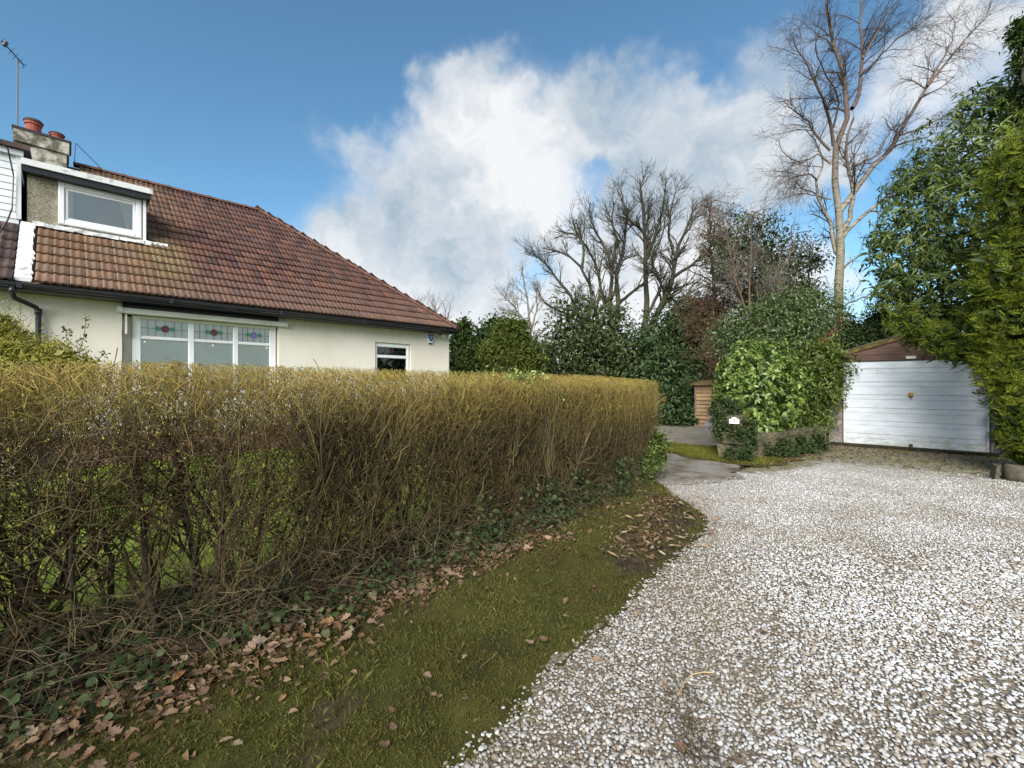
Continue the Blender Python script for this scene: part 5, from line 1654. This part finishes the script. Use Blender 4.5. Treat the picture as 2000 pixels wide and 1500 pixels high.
def limbs_world(limbs, Y, K=14, seed=0, dv=.6):
    g = RS(seed); P = []; R = []
    for li, (pts, r0, r1) in enumerate(limbs):
        y0_ = Y; y1_ = Y + (g.uniform(-dv, dv) * 2 if li else 0)
        n = len(pts); W = [at(u, v, y0_ + (y1_ - y0_) * (i / max(1, n - 1))) for i, (u, v) in enumerate(pts)]
        q = resample(W, K); wob = g.normal(0, .012 * Y / 14, q.shape); wob[0] = 0; q = q + wob
        P.append(q); R.append(np.linspace(r0, r1, K) * Y / F)
    return np.array(P), np.array(R)


def bare_tree(name, label, limbs, Y, bark, twig_mat, counts, lens, seed, trop=(0, 0, .03), ang=(20, 60), dv=.7, wig=.16, group=None, rmin=.003, cat='tree', K2=6, thin=.5, limb_r=1.0):
    g = RS(seed)
    P, R = limbs_world(limbs, Y, 14, seed, dv); R = R * limb_r
    t = thing(name, label, cat, (0, 0, 0), 0, group)
    V, q = tubes(P[:1], R[:1], 9); mesh_obj('trunk', V, [q], bark, t, smooth=True)
    if len(P) > 1:
        for i in range(1, len(P)):
            V, q = tubes(P[i:i + 1], R[i:i + 1], 7); mesh_obj('limb', V, [q], bark, t, smooth=True)
    src, rs = P, R
    if len(P) > 3:      # the lower trunk stays clear of small wood
        src = P.copy(); rs = R.copy(); src[0] = resample(P[0][7:], 14); rs[0] = np.linspace(R[0][7], R[0][-1], 14)
    nm = ['branches', 'twigs', 'fine_twigs']
    for lv, (n, (l0, l1)) in enumerate(zip(counts, lens)):
        Q, RQ = spawn(src, rs, n, ang, (l0, l1), K2 if lv < 2 else 4, wig, trop if lv < 1 else tuple(x * 1.2 for x in trop), .22 if lv == 0 else .12, thin, rmin * (1 if lv < 2 else .8), g)
        if lv < 2: V, q = tubes(Q, RQ, 4 if lv == 0 else 3); q = [q]
        else: V, q, _k = spikes(Q, RQ * 1.1)
        stuff(mesh_obj(nm[lv], V, q, twig_mat, t))
        src, rs = Q, RQ
    return t


birch_limbs = [
    ([(1640, 845), (1638, 620), (1637, 560), (1641, 500), (1643, 455), (1637, 415), (1630, 390), (1630, 340), (1630, 300), (1627, 279), (1655, 249), (1662, 216), (1654, 168), (1649, 144), (1634, 120), (1631, 87), (1619, 60), (1615, 0), (1612, -50)], 15, 2.5),
    ([(1628, 285), (1622, 240), (1615, 210), (1607, 192), (1592, 162), (1577, 126), (1550, 84)], 5, 1.2),
    ([(1664, 212), (1670, 204), (1679, 177), (1680, 144), (1685, 105), (1680, 51), (1682, 0), (1684, -60)], 6, 1.5),
    ([(1679, 150), (1715, 114), (1760, 69), (1795, 48)], 3, .8),
    ([(1685, 115), (1718, 57), (1736, 18), (1754, -20)], 3, .8),
    ([(1640, 414), (1649, 402), (1670, 372), (1700, 330), (1736, 297), (1757, 264), (1781, 219), (1811, 168), (1850, 120), (1886, 75), (1934, 27)], 8, 1.0),
    ([(1811, 168), (1838, 120), (1856, 90), (1868, 45), (1850, 24)], 3, .8),
    ([(1643, 455), (1658, 435), (1667, 384), (1661, 345), (1652, 300), (1655, 261), (1668, 230)], 7, 2),
    ([(1664, 324), (1712, 306), (1739, 255), (1730, 230)], 3, .8),
    ([(1643, 470), (1661, 444), (1700, 411), (1745, 375), (1790, 350), (1850, 330)], 6, 1.2),
    ([(1641, 500), (1634, 491), (1626, 464), (1622, 431), (1607, 407), (1597, 380), (1595, 350)], 7, 3),
    ([(1595, 352), (1580, 340), (1545, 345), (1512, 365)], 2.5, .8),
    ([(1595, 352), (1610, 320), (1595, 280), (1575, 255)], 3, 1),
    ([(1623, 389), (1580, 378), (1540, 382), (1520, 392)], 2.2, .7),
    ([(1622, 294), (1595, 267), (1580, 240), (1559, 222), (1529, 198)], 4, .9),
    ([(1623, 320), (1597, 300), (1565, 320), (1530, 300), (1520, 270)], 3, .8),
    ([(1642, 600), (1679, 584), (1721, 563)], 2.5, .8),
    ([(1640, 530), (1655, 515), (1679, 500), (1715, 492)], 3.5, 1),
    ([(1627, 250), (1640, 200), (1630, 170), (1605, 130), (1590, 95), (1600, 60)], 3, .9),
    ([(1628, 90), (1600, 70), (1580, 50), (1560, 60)], 2.2, .7),
    ([(1757, 264), (1800, 250), (1850, 225), (1895, 215)], 3, .7),
]
bare_tree('birch_tree', 'tall bare silver birch with forked pale trunk left of the garage', birch_limbs, 14, M['birch'], M['birch_twig'],
          (260, 2200, 9000), ((.5, 1.5), (.25, .9), (.15, .55)), 71, trop=(0, 0, -.04), ang=(18, 55), dv=.8, wig=.15, rmin=.0030, thin=.45, limb_r=.68)

ald_a = [
    ([(1250, 790), (1256, 650), (1265, 612), (1261, 550), (1260, 512), (1262, 482), (1258, 440), (1254, 400), (1250, 352)], 7, 1.2),
    ([(1262, 482), (1256, 450), (1237, 437), (1220, 415), (1215, 380)], 3, 1),
    ([(1256, 660), (1275, 632), (1292, 595), (1302, 575), (1317, 537), (1320, 500), (1325, 480), (1342, 445), (1350, 420), (1360, 398)], 6, 1),
    ([(1317, 540), (1350, 517), (1372, 505), (1392, 478), (1397, 440)], 3, .9),
    ([(1265, 612), (1292, 562), (1287, 540), (1270, 512), (1290, 470), (1300, 430)], 3, .9),
    ([(1262, 500), (1280, 460), (1295, 410), (1300, 370)], 3, .9),
    ([(1320, 505), (1305, 460), (1310, 410), (1320, 375)], 2.6, .8),
    ([(1302, 575), (1330, 600), (1350, 560), (1375, 540)], 2.5, .8),
]
ald_b = [
    ([(1195, 800), (1200, 660), (1206, 612), (1210, 587), (1206, 555), (1200, 540), (1210, 507), (1220, 482), (1222, 440), (1225, 405)], 6.5, 1.2),
    ([(1196, 700), (1190, 640), (1190, 587), (1192, 562), (1194, 520), (1185, 487), (1170, 462), (1157, 447), (1150, 412)], 5, 1),
    ([(1190, 690), (1165, 620), (1157, 590), (1152, 555), (1137, 525), (1122, 507), (1095, 492), (1060, 485)], 4.5, .9),
    ([(1188, 700), (1135, 630), (1120, 595), (1110, 570), (1090, 550), (1070, 520), (1042, 495)], 4.5, .9),
    ([(1210, 592), (1235, 570), (1257, 552), (1275, 520)], 3, .9),
    ([(1185, 600), (1177, 585), (1167, 525), (1150, 490), (1130, 460), (1090, 450)], 3, .9),
    ([(1194, 520), (1205, 470), (1195, 430), (1200, 395)], 3, .8),
    ([(1135, 630), (1100, 610), (1075, 600), (1050, 575)], 2.5, .8),
    ([(1137, 525), (1140, 480), (1125, 450), (1115, 425)], 2.6, .8),
]
bare_tree('alder_tree', 'dark bare tree with straight trunk right of centre behind the evergreens', ald_a, 22, M['bark_dark'], M['bark_dark'], (130, 850, 3200), ((.6, 1.5), (.4, .95), (.2, .5)), 73, (0, 0, .06), (18, 50), 1.0, .13, rmin=.0075, limb_r=1.2)
bare_tree('alder_tree', 'dark bare many stemmed tree fanning out left behind the evergreens', ald_b, 22.5, M['bark_dark'], M['bark_dark'], (150, 1000, 3600), ((.6, 1.5), (.4, .95), (.2, .5)), 74, (0, 0, .06), (18, 50), 1.0, .13, rmin=.0075, limb_r=1.2)
bare_tree('larch_tree', 'rusty brown bare conifer standing between the alders and the birch', [([(1412, 840), (1405, 700), (1395, 560), (1386, 480), (1384, 430), (1390, 390)], 7, 1.2), ([(1405, 690), (1370, 640), (1345, 600)], 2, .8), ([(1400, 640), (1430, 600), (1450, 560)], 2, .8)],
          17, M['bark_red'], M['bark_red'], (150, 1500, 4500), ((.5, 1.6), (.25, .8), (.15, .45)), 75, (0, 0, -.03), (45, 95), .5, .18, rmin=.006)
bare_tree('sapling', 'thin grey bare sapling left of the many stemmed tree', [([(1040, 720), (1035, 640), (1030, 590), (1022, 545), (1018, 520)], 3, 1), ([(1036, 650), (1050, 600), (1045, 550)], 2, .8), ([(1034, 640), (1005, 600), (985, 580)], 1.6, .6)],
          20, M['bark_grey'], M['bark_grey'], (40, 260, 500), ((.5, 1.3), (.3, .8), (.15, .4)), 76, (0, 0, .05), (20, 50), .3, .12, rmin=.006)
bare_tree('sapling', 'faint bare treetop showing over the hip of the bungalow roof', [([(862, 760), (855, 650), (850, 600)], 3, 1), ([(858, 680), (835, 620), (820, 595)], 2, .7), ([(857, 670), (875, 620), (880, 595)], 2, .7)],
          30, M['bark_grey'], M['bark_grey'], (40, 240, 400), ((.8, 2.0), (.4, 1.2), (.2, .6)), 77, (0, 0, .05), (20, 50), .3, .12, rmin=.008)
bare_tree('sapling', 'slender bare stems rising from the dark shrubs behind the laurel', [([(1470, 800), (1466, 640), (1462, 560), (1470, 480), (1465, 430)], 3.5, 1), ([(1466, 640), (1440, 560), (1420, 470), (1412, 430)], 2.5, .8), ([(1468, 650), (1500, 560), (1545, 500), (1547, 440)], 2.5, .8), ([(1467, 640), (1500, 600), (1530, 545)], 2, .7)],
          14.5, M['bark_red'], M['bark_grey'], (90, 700, 1200), ((.4, 1.2), (.2, .7), (.12, .4)), 78, (0, 0, .03), (20, 65), .4, .16, rmin=.004)

# foliage materials
M['bark_x'] = None
G = lambda a, b, c, d: [(.1, a), (.45, b), (.75, c), (1, d)]
M['holly'] = leaf_mat('dark_evergreen_leaf', G((.014, .028, .010), (.030, .055, .016), (.055, .090, .026), (.12, .16, .06)), .48, .3, .15)
M['holly2'] = leaf_mat('olive_evergreen_leaf', G((.018, .028, .010), (.042, .058, .018), (.080, .10, .032), (.17, .19, .085)), .45, .3, .18)
M['rhodo'] = leaf_mat('rhododendron_leaf', G((.028, .046, .010), (.070, .100, .018), (.125, .160, .032), (.25, .28, .09)), .42, .3, .22)
M['laurel'] = leaf_mat('laurel_leaf', G((.030, .055, .010), (.080, .130, .022), (.155, .21, .038), (.30, .37, .10)), .35, .5, .22)
M['conifer_y'] = leaf_mat('yellow_green_conifer', G((.055, .075, .010), (.120, .150, .016), (.205, .235, .024), (.31, .34, .045)), .7, .2, .25)
M['conifer_m'] = leaf_mat('olive_green_conifer', G((.03, .042, .010), (.065, .085, .016), (.11, .13, .022), (.17, .19, .04)), .7, .2, .2)
M['conifer_g'] = leaf_mat('mid_green_conifer', G((.018, .035, .010), (.04, .065, .014), (.07, .10, .02), (.12, .15, .035)), .6, .3, .18)
M['privet'] = leaf_mat('spring_privet_leaf', G((.12, .11, .02), (.24, .22, .035), (.38, .35, .06), (.55, .50, .12)), .5, .4, .3)
M['mixed'] = leaf_mat('mixed_shrub_leaf', G((.030, .045, .014), (.065, .095, .028), (.12, .16, .05), (.22, .25, .11)), .4, .5, .2)
M['variegated'] = leaf_mat('variegated_leaf', G((.06, .10, .03), (.16, .22, .05), (.30, .36, .10), (.50, .52, .24)), .4, .5, .2)


def shrub(name, label, cat, bl, base, mat, n, ll, wr, seed, kind='s', bark='bark_dark', nst=6, r=.05, group=None, twig=0, **kw):
    B = blob_w(bl)
    t = thing(name, label, cat, (0, 0, 0), 0, group)
    bx, by = base
    stems_for(B, (bx, by, 0), nst, r, M[bark], t, 'trunk' if cat == 'tree' else 'stems', seed, twig=twig)
    foliage('foliage', B, n, ll, wr, mat, t, seed, kind, **kw)
    return t


def bxy(u, Y): return ((u - 1000) / F * Y, Y)


# far line of evergreens
shrub('conifer_tree', 'small pointed dark conifer right of the bungalow corner', 'tree', [(905, 640, 17, 14), (903, 672, 17, 24), (905, 715, 17, 34), (905, 760, 17, 44)], bxy(905, 17), M['conifer_g'], 7000, .16, .35, 101, clump=10, spread=.12, inner=.3, nst=1, r=.08)
shrub('evergreen_shrub', 'loose dark shrub between the pointed conifer and the trimmed green conifer', 'shrub', [(950, 665, 18, 34), (940, 710, 18, 45), (930, 760, 18, 50), (968, 640, 18, 22)], bxy(945, 18), M['holly'], 6000, .15, .45, 102, spread=.16)
shrub('conifer_tree', 'broad mid green clipped conifer behind the hedge left of the holly', 'tree', [(1000, 650, 16.5, 38), (985, 700, 16.5, 50), (1020, 700, 16.5, 48), (1000, 760, 16.5, 60)], bxy(1000, 16.5), M['conifer_m'], 13000, .13, .3, 103, clump=14, spread=.09, inner=.35, nst=1, r=.08)
shrub('holly_tree', 'large glossy dark holly below the many stemmed bare tree', 'tree', [(1120, 640, 19, 62), (1180, 650, 19, 70), (1090, 700, 19, 65), (1150, 710, 19, 80), (1210, 700, 19, 70), (1235, 745, 19, 70), (1090, 765, 19, 60), (1160, 780, 19, 80)], bxy(1160, 19), M['holly2'], 15000, .17, .45, 104, clump=16, spread=.20, lump=.9, shell=.35, inner=.10, nst=8, r=.09, twig=250)
shrub('rhododendron_bush', 'dark rhododendron mass behind the shed left of the larch', 'shrub', [(1290, 680, 18, 60), (1340, 640, 18, 55), (1360, 610, 18, 40), (1300, 740, 17.5, 75), (1370, 690, 18, 55), (1340, 760, 17, 60), (1285, 800, 16.5, 55), (1320, 820, 16, 42), (1375, 660, 18, 45)], bxy(1320, 17), M['holly'], 18000, .17, .38, 105, clump=16, spread=.18, lump=.8, shell=.4, inner=.15, nst=9, r=.09, twig=200)
shrub('evergreen_tree', 'dark leafy evergreen behind the slender stems left of the birch', 'tree', [(1440, 470, 16, 52), (1490, 480, 16, 48), (1530, 520, 16, 55), (1460, 550, 16, 65), (1560, 570, 16, 45), (1420, 520, 16, 42), (1580, 505, 16, 32), (1500, 600, 16, 75)], bxy(1500, 16), M['holly2'], 12500, .14, .38, 106, clump=14, spread=.15, lump=.9, shell=.25, inner=.03, nst=9, r=.09, twig=300)
shrub('dead_conifer', 'rust coloured dead conifer foliage hanging round the larch', 'shrub', [(1385, 620, 16.3, 42), (1392, 680, 16.3, 48), (1400, 570, 16.3, 28)], bxy(1395, 16.3), M['brown_leaf'], 1500, .13, .10, 107, clump=14, spread=.2, shell=.2, inner=0, nst=4, r=.03, bark='bark_red', twig=900)
shrub('mixed_shrub', 'pale green airy shrub above the laurel left of the birch trunk', 'shrub', [(1480, 640, 12.5, 60), (1430, 660, 12.5, 45), (1540, 620, 12.5, 60), (1590, 600, 12.5, 48), (1500, 700, 12, 70), (1580, 660, 12, 65), (1610, 700, 12, 55)], bxy(1520, 12.3), M['mixed'], 17000, .085, .42, 108, clump=9, spread=.14, lump=.5, shell=.4, inner=.15, nst=10, r=.04, bark='bark_red', twig=600)
shrub('cherry_laurel', 'light green rounded laurel with large leaves behind the number plaque', 'shrub', [(1475, 760, 9.4, 78), (1440, 730, 9.4, 42), (1500, 715, 9.6, 52), (1520, 790, 9.4, 52), (1480, 820, 9.3, 48), (1425, 770, 9.3, 34), (1455, 690, 9.7, 32), (1545, 740, 9.7, 38)], bxy(1485, 9.6), M['laurel'], 5600, .105, .46, 109, 'g', clump=7, spread=.06, shell=.7, inner=.35, whorl=True, nst=7, r=.03, zmin=.35)
shrub('dark_laurel', 'dark laurel in shade between the light laurel and the garage post', 'shrub', [(1575, 760, 10.9, 62), (1572, 815, 10.6, 42), (1550, 830, 10.3, 38), (1600, 710, 11, 52), (1630, 690, 11.6, 40)], bxy(1585, 11), M['rhodo'], 9000, .10, .38, 110, clump=8, spread=.09, shell=.6, inner=.4, nst=6, r=.04, zmin=.15)
shrub('roadside_ivy', 'dark ivy smothering the low garden wall below the laurels', 'ivy', [(1480, 885, 8.85, 24, .9), (1520, 883, 9.0, 27, .9), (1560, 876, 9.4, 25, .9), (1450, 865, 8.75, 22, 1.5), (1590, 868, 9.9, 20)], bxy(1500, 9.1), M['ivy'], 9000, .05, .8, 111, clump=20, spread=.07, shell=.5, inner=.3, nst=4, r=.01, zmin=.02)
shrub('pier_ivy', 'ivy climbing the back of the squat stone gate pier', 'ivy', [(1412, 835, 8.75, 17, 1.8), (1425, 800, 8.9, 20, 1.0), (1460, 845, 8.45, 15, 1.9), (1405, 800, 9.3, 16, 1.3), (1440, 845, 8.3, 11, .9), (1425, 885, 8.2, 10, .9), (1455, 885, 8.2, 13, .9)], bxy(1420, 9.0), M['ivy'], 4200, .045, .8, 112, clump=20, spread=.05, shell=.4, inner=.2, nst=3, r=.01)


# ivy on garage roof and post
def gl(x, y, z, r, sq=1.0, dp=1.0): 
    p = gar(x, y); return (np.array([p[0], p[1], z]), r, sq, dp)
t = thing('roof_ivy', 'dense ivy heaped over the left slope of the garage roof', 'ivy', (0, 0, 0))
B = [gl(-1.5, .25, 2.25, .32), gl(-1.2, .5, 2.42, .34), gl(-.8, .6, 2.58, .34), (gl(-.4, .7, 2.68, .32)), gl(-1.7, .9, 2.2, .45), gl(-1.2, 1.4, 2.75, .5), gl(-.5, 1.4, 3.0, .45), gl(.1, 1.1, 2.98, .40), gl(.6, .9, 2.9, .35), gl(-1.72, .45, 1.9, .26)]
stems_for(B, (*gar(-1.75, .5), 0), 6, .02, M['bark_dark'], t, 'stems', 120)
foliage('foliage', B, 15000, .055, .8, M['ivy'], t, 121, clump=16, spread=.07, shell=.6, inner=.3)
t = thing('post_ivy', 'ivy hanging down the pebbled corner post left of the garage door', 'ivy', (0, 0, 0))
B = [gl(-1.52, -.05, 1.85, .22), gl(-1.50, -.06, 1.5, .20), gl(-1.62, -.02, 1.2, .16), gl(-1.40, -.04, 1.75, .13)]
stems_for(B, (*gar(-1.7, .0), 0), 4, .012, M['bark_dark'], t, 'stems', 122)
foliage('foliage', B, 5200, .05, .8, M['ivy'], t, 123, clump=16, spread=.06, shell=.5, inner=.3)
t = thing('laurel_shoots', 'leafy laurel shoots overlapping the right edge of the garage door', 'shrub', (0, 0, 0))
B = [gl(1.45, -.12, 1.65, .24), gl(1.42, -.14, 1.25, .22), gl(1.45, -.12, .85, .22), gl(1.42, -.1, .45, .20), gl(1.6, -.15, .2, .18), gl(1.6, .1, 2.0, .4)]
stems_for(B, (*gar(1.5, -.2), 0), 5, .012, M['bark_dark'], t, 'stems', 124)
foliage('foliage', B, 1500, .10, .36, M['rhodo'], t, 125, 'g', clump=7, spread=.05, shell=.5, inner=.5, whorl=True)

# berries
g = RS(130); t = thing('pyracantha_shrub', 'firethorn sprays with orange berries beside the garage roof ivy', 'shrub', (0, 0, 0))
B = blob_w([(1612, 665, 11.2, 26), (1628, 640, 11.4, 24), (1590, 690, 11.2, 26), (1650, 620, 11.6, 20)])
stems_for(B, (*bxy(1615, 11.5), 0), 5, .015, M['bark_red'], t, 'stems', 131)
foliage('foliage', B, 2600, .05, .45, M['mixed'], t, 132, clump=10, spread=.08, shell=.3, inner=.1)
n = 120; c0 = np.array([at(1612, 664, 10.9), at(1606, 668, 10.9), at(1630, 645, 11.1), at(1640, 625, 11.2), at(1622, 655, 11)])[g.randint(0, 5, n)] + g.normal(0, .06, (n, 3))
octv = np.array([(1, 0, 0), (-1, 0, 0), (0, 1, 0), (0, -1, 0), (0, 0, 1), (0, 0, -1.)]) * .016; octf = np.array([(0, 2, 4), (2, 1, 4), (1, 3, 4), (3, 0, 4), (2, 0, 5), (1, 2, 5), (3, 1, 5), (0, 3, 5)])
M['berry'] = simple('orange_berry', (.30, .075, .03), (.20, .045, .02), 20, .4)
stuff(mesh_obj('berries', (octv[None] + c0[:, None]).reshape(-1, 3), [(octf[None] + (np.arange(n) * 6)[:, None, None]).reshape(-1, 3)], M['berry'], t, smooth=True))

# big rhododendron on the right
shrub('rhododendron_tree', 'tall glossy dark rhododendron rising behind the right side of the garage', 'tree',
      [(1765, 500, 10.6, 72), (1725, 470, 10.8, 38), (1790, 400, 10.8, 70), (1770, 350, 11, 30), (1850, 430, 10.2, 110), (1860, 320, 10.6, 75), (1930, 300, 10.2, 100), (1920, 210, 10.5, 60), (1985, 210, 10.2, 70), (2060, 330, 10, 130), (1860, 560, 9.8, 100), (1790, 580, 10.2, 70), (1740, 560, 10.5, 45), (1950, 480, 9.6, 120), (2080, 520, 9.5, 150), (1960, 620, 9.3, 90), (1820, 640, 9.6, 48), (2150, 200, 10.5, 130)],
      (12.2, 9.6), M['rhodo'], 25000, .16, .22, 140, 'g', clump=9, spread=.05, shell=.42, lump=.6, inner=.16, whorl=True, nst=16, r=.07, bark='bark_dark', twig=500, droop=.25)


# feathery yellow-green conifer
def conifer():
    g = RS(150)
    t = thing('leylandii_conifer', 'feathery yellow green conifer at the right edge in front of the garage', 'tree', (0, 0, 0))
    bl = [(1985, 330, 7.6, 75), (2040, 420, 7.4, 110), (1965, 380, 7.8, 40), (1925, 440, 8.0, 34, .5), (1892, 455, 8.2, 22, .45), (1960, 520, 7.5, 70), (2040, 560, 7.2, 120), (1930, 560, 7.6, 60), (1985, 640, 7.2, 80), (1900, 615, 7.9, 45, .6), (2060, 720, 7.0, 130),
          (1965, 730, 7.2, 60), (1940, 680, 7.5, 50), (1990, 800, 7.0, 62), (1965, 850, 7.1, 38), (2010, 880, 6.9, 50), (2080, 860, 6.8, 110), (1780, 638, 8.6, 34, .55), (1820, 655, 8.5, 40, .6), (1760, 610, 8.8, 20, .6), (1870, 672, 8.3, 42, .6), (1840, 690, 8.3, 22, .5), (1880, 692, 8.1, 30, .6), (1910, 700, 8.0, 45, .7), (2090, 250, 7.8, 90)]
    bl = [(b[0] + (22 if b[0] > 1880 else 0), *b[1:]) for b in bl if not (b[1] < 470 and b[0] < 1970)]
    B = blob_w(bl)
    stems_for([b for b in B if b[0][0] > 8.2], (8.9, 6.9, 0), 12, .07, M['bark_red'], t, 'trunk', 151)
    n = 8200
    P, D = sample_blobs(B, int(n * 1.5), g, .55, .4, 5); P = P[:n]; D = D[:n]; n = len(P)
    P = P[P[:, 2] > .1]; D = D[:len(P)]; n = len(P)
    ax = unit(D * [1, 1, .6] + g.normal(0, .35, (n, 3)) + [-.1, -.2, .15])
    # flat spray: side shoots left and right of the axis
    k = 15
    tt = np.linspace(.0, 1, k)[None, :, None]
    Ls = g.uniform(.12, .26, n)[:, None, None]
    S = unit(np.cross(ax, g.normal(0, .4, (n, 3)) + [0, 0, 1.0]))
    base = P[:, None] + ax[:, None] * tt * Ls + np.array([0, 0, 1.0]) * (tt ** 2) * Ls * .15
    sd = np.where(np.arange(k) % 2, 1, -1)[None, :, None]
    A = unit(ax[:, None] * .75 + S[:, None] * sd * .8 + g.normal(0, .16, (n, k, 3)) + [0, 0, .1])
    ln = (.085 * (1.15 - tt[..., 0] * .75)) * g.uniform(.7, 1.3, (n, k))
    Nn = np.cross(A, S[:, None]) + g.normal(0, .3, (n, k, 3))
    V, fs, kv = leaves(base.reshape(-1, 3), A.reshape(-1, 3), Nn.reshape(-1, 3), ln.ravel(), ln.ravel() * .19, 's', .1, .05)
    rn = np.repeat(np.clip(g.rand(n) * .45 + .5 * fbm(P, 2, 9), 0, 1), k); rn = np.clip(rn + np.tile(np.linspace(-.12, .22, k), n), 0, 1)
    stuff(mesh_obj('foliage', V, fs, M['conifer_y'], t, attrs={'rnd': np.repeat(rn, kv)}))
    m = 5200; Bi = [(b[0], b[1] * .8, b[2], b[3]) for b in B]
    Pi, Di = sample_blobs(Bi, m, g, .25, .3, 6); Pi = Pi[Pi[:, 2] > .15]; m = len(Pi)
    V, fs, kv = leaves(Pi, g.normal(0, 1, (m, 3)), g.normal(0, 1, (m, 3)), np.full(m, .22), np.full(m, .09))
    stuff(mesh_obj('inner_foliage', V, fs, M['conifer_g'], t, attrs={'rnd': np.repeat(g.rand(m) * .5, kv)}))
conifer()
shrub('conifer_tree', 'dark conifer tip entering at the top right picture edge', 'tree', [(1995, 75, 9.4, 16, 1.6), (2010, 120, 9.4, 28, 1.2), (1990, 60, 9.4, 12, 1.6), (2040, 180, 9.4, 50), (2060, 260, 9.4, 60), (1998, 50, 9.4, 9, 1.8)], (12.0, 9.0), M['conifer_g'], 6500, .11, .25, 160, clump=16, spread=.07, inner=.2, nst=2, r=.06)

# shrubs by the bungalow
shrub('privet_bush', 'bright yellow green bush at the left edge behind the hedge by the downpipe', 'shrub', [(20, 690, 4.9, 62), (-40, 660, 4.9, 70), (75, 705, 4.9, 55), (125, 720, 4.9, 45), (-10, 640, 5.0, 28), (150, 745, 4.9, 35), (40, 750, 4.9, 70)], (-5.2, 4.9), M['privet'], 15000, .028, .5, 170, clump=9, spread=.05, shell=.35, lump=.5, inner=.1, nst=9, r=.012, bark='bark_dark', twig=700)
t = thing('rose_sprigs', 'two leafy sprigs standing against the wall right of the downpipe', 'plant', (0, 0, 0))
P = [resample([at(u, v, 5.4) for u, v in pts], 8) for pts in ([(135, 740), (132, 690), (129, 645)], [(150, 740), (155, 690), (165, 655), (168, 622)], [(160, 745), (178, 715), (205, 690)])]
V, q = tubes(np.array(P), np.full((3, 8), .004), 4); mesh_obj('stems', V, [q], M['bark_dark'], t)
g = RS(172); n = 130; i = g.randint(0, 3, n); k = g.randint(3, 8, n); c = np.array(P)[i, k] + g.normal(0, .02, (n, 3))
V, fs, kv = leaves(c, g.normal(0, 1, (n, 3)), g.normal(0, .5, (n, 3)) + [0, -.5, .5], g.uniform(.03, .055, n), g.uniform(.018, .03, n)); stuff(mesh_obj('leaves', V, fs, M['conifer_g'], t, attrs={'rnd': np.repeat(g.rand(n), kv)}))
shrub('variegated_shrub', 'low yellow green shrub showing above the middle of the hedge', 'shrub', [(930, 762, 7.6, 42, .8), (975, 768, 7.6, 40, .8), (895, 768, 7.6, 34, .8), (1010, 775, 7.6, 36, .8)], bxy(950, 7.6), M['variegated'], 5200, .05, .5, 174, clump=8, spread=.06, nst=6, r=.015)
shrub('holly_sprig', 'pale variegated holly sprig growing out of the far hedge', 'plant', [(1085, 772, 4.95, 20, .9, .7), (1065, 765, 4.85, 12), (1108, 770, 5.1, 12), (1075, 795, 4.9, 14)], bxy(1085, 5.3), M['variegated'], 420, .038, .5, 175, 'g', clump=7, spread=.03, inner=0, nst=3, r=.004, shell=.2)
shrub('holly_sprig', 'pale variegated sprigs poking from the hedge top left of the far end', 'plant', [(1000, 735, 4.4, 12), (1020, 742, 4.5, 12), (965, 728, 4.3, 9), (1050, 738, 4.7, 9)], bxy(1005, 4.7), M['variegated'], 330, .036, .5, 176, 'g', clump=7, spread=.03, inner=0, nst=4, r=.004, shell=.2)
shrub('corner_bush', 'dark green leafy shoots at the foot of the hedge end beside the tarmac', 'shrub', [(1282, 865, 6.9, 22), (1272, 900, 6.7, 22), (1290, 890, 6.9, 14), (1255, 925, 6.5, 22)], bxy(1270, 6.9), M['rhodo'], 1500, .05, .45, 177, 'g', clump=8, spread=.05, inner=.2, nst=4, r=.008, shell=.3)

# wood closing the view far behind
g = RS(190); B = []
for k_ in range(46):
    a = -1.15 + 2.7 * k_ / 45; Y = 34 + g.uniform(-2, 3); x = math.sin(a) * 36; y = math.cos(a) * 36 + 2
    B.append((np.array([x, y, g.uniform(.8, 2.0)]), g.uniform(2.4, 3.6), 1.0, 1.0))
o = foliage('distant_wood', B, 15000, .40, .6, M['conifer_g'], None, 191, clump=8, spread=.3, inner=.3)
tag(o, 'distant dark wood behind the garden shrubs', 'wood', kind='stuff')
print('TRIS', sum(sum(len(p.vertices) - 2 for p in o.data.polygons) if len(o.data.polygons) < 5000 else len(o.data.loops) - 2 * len(o.data.polygons) for o in bpy.data.objects if o.type == 'MESH'))
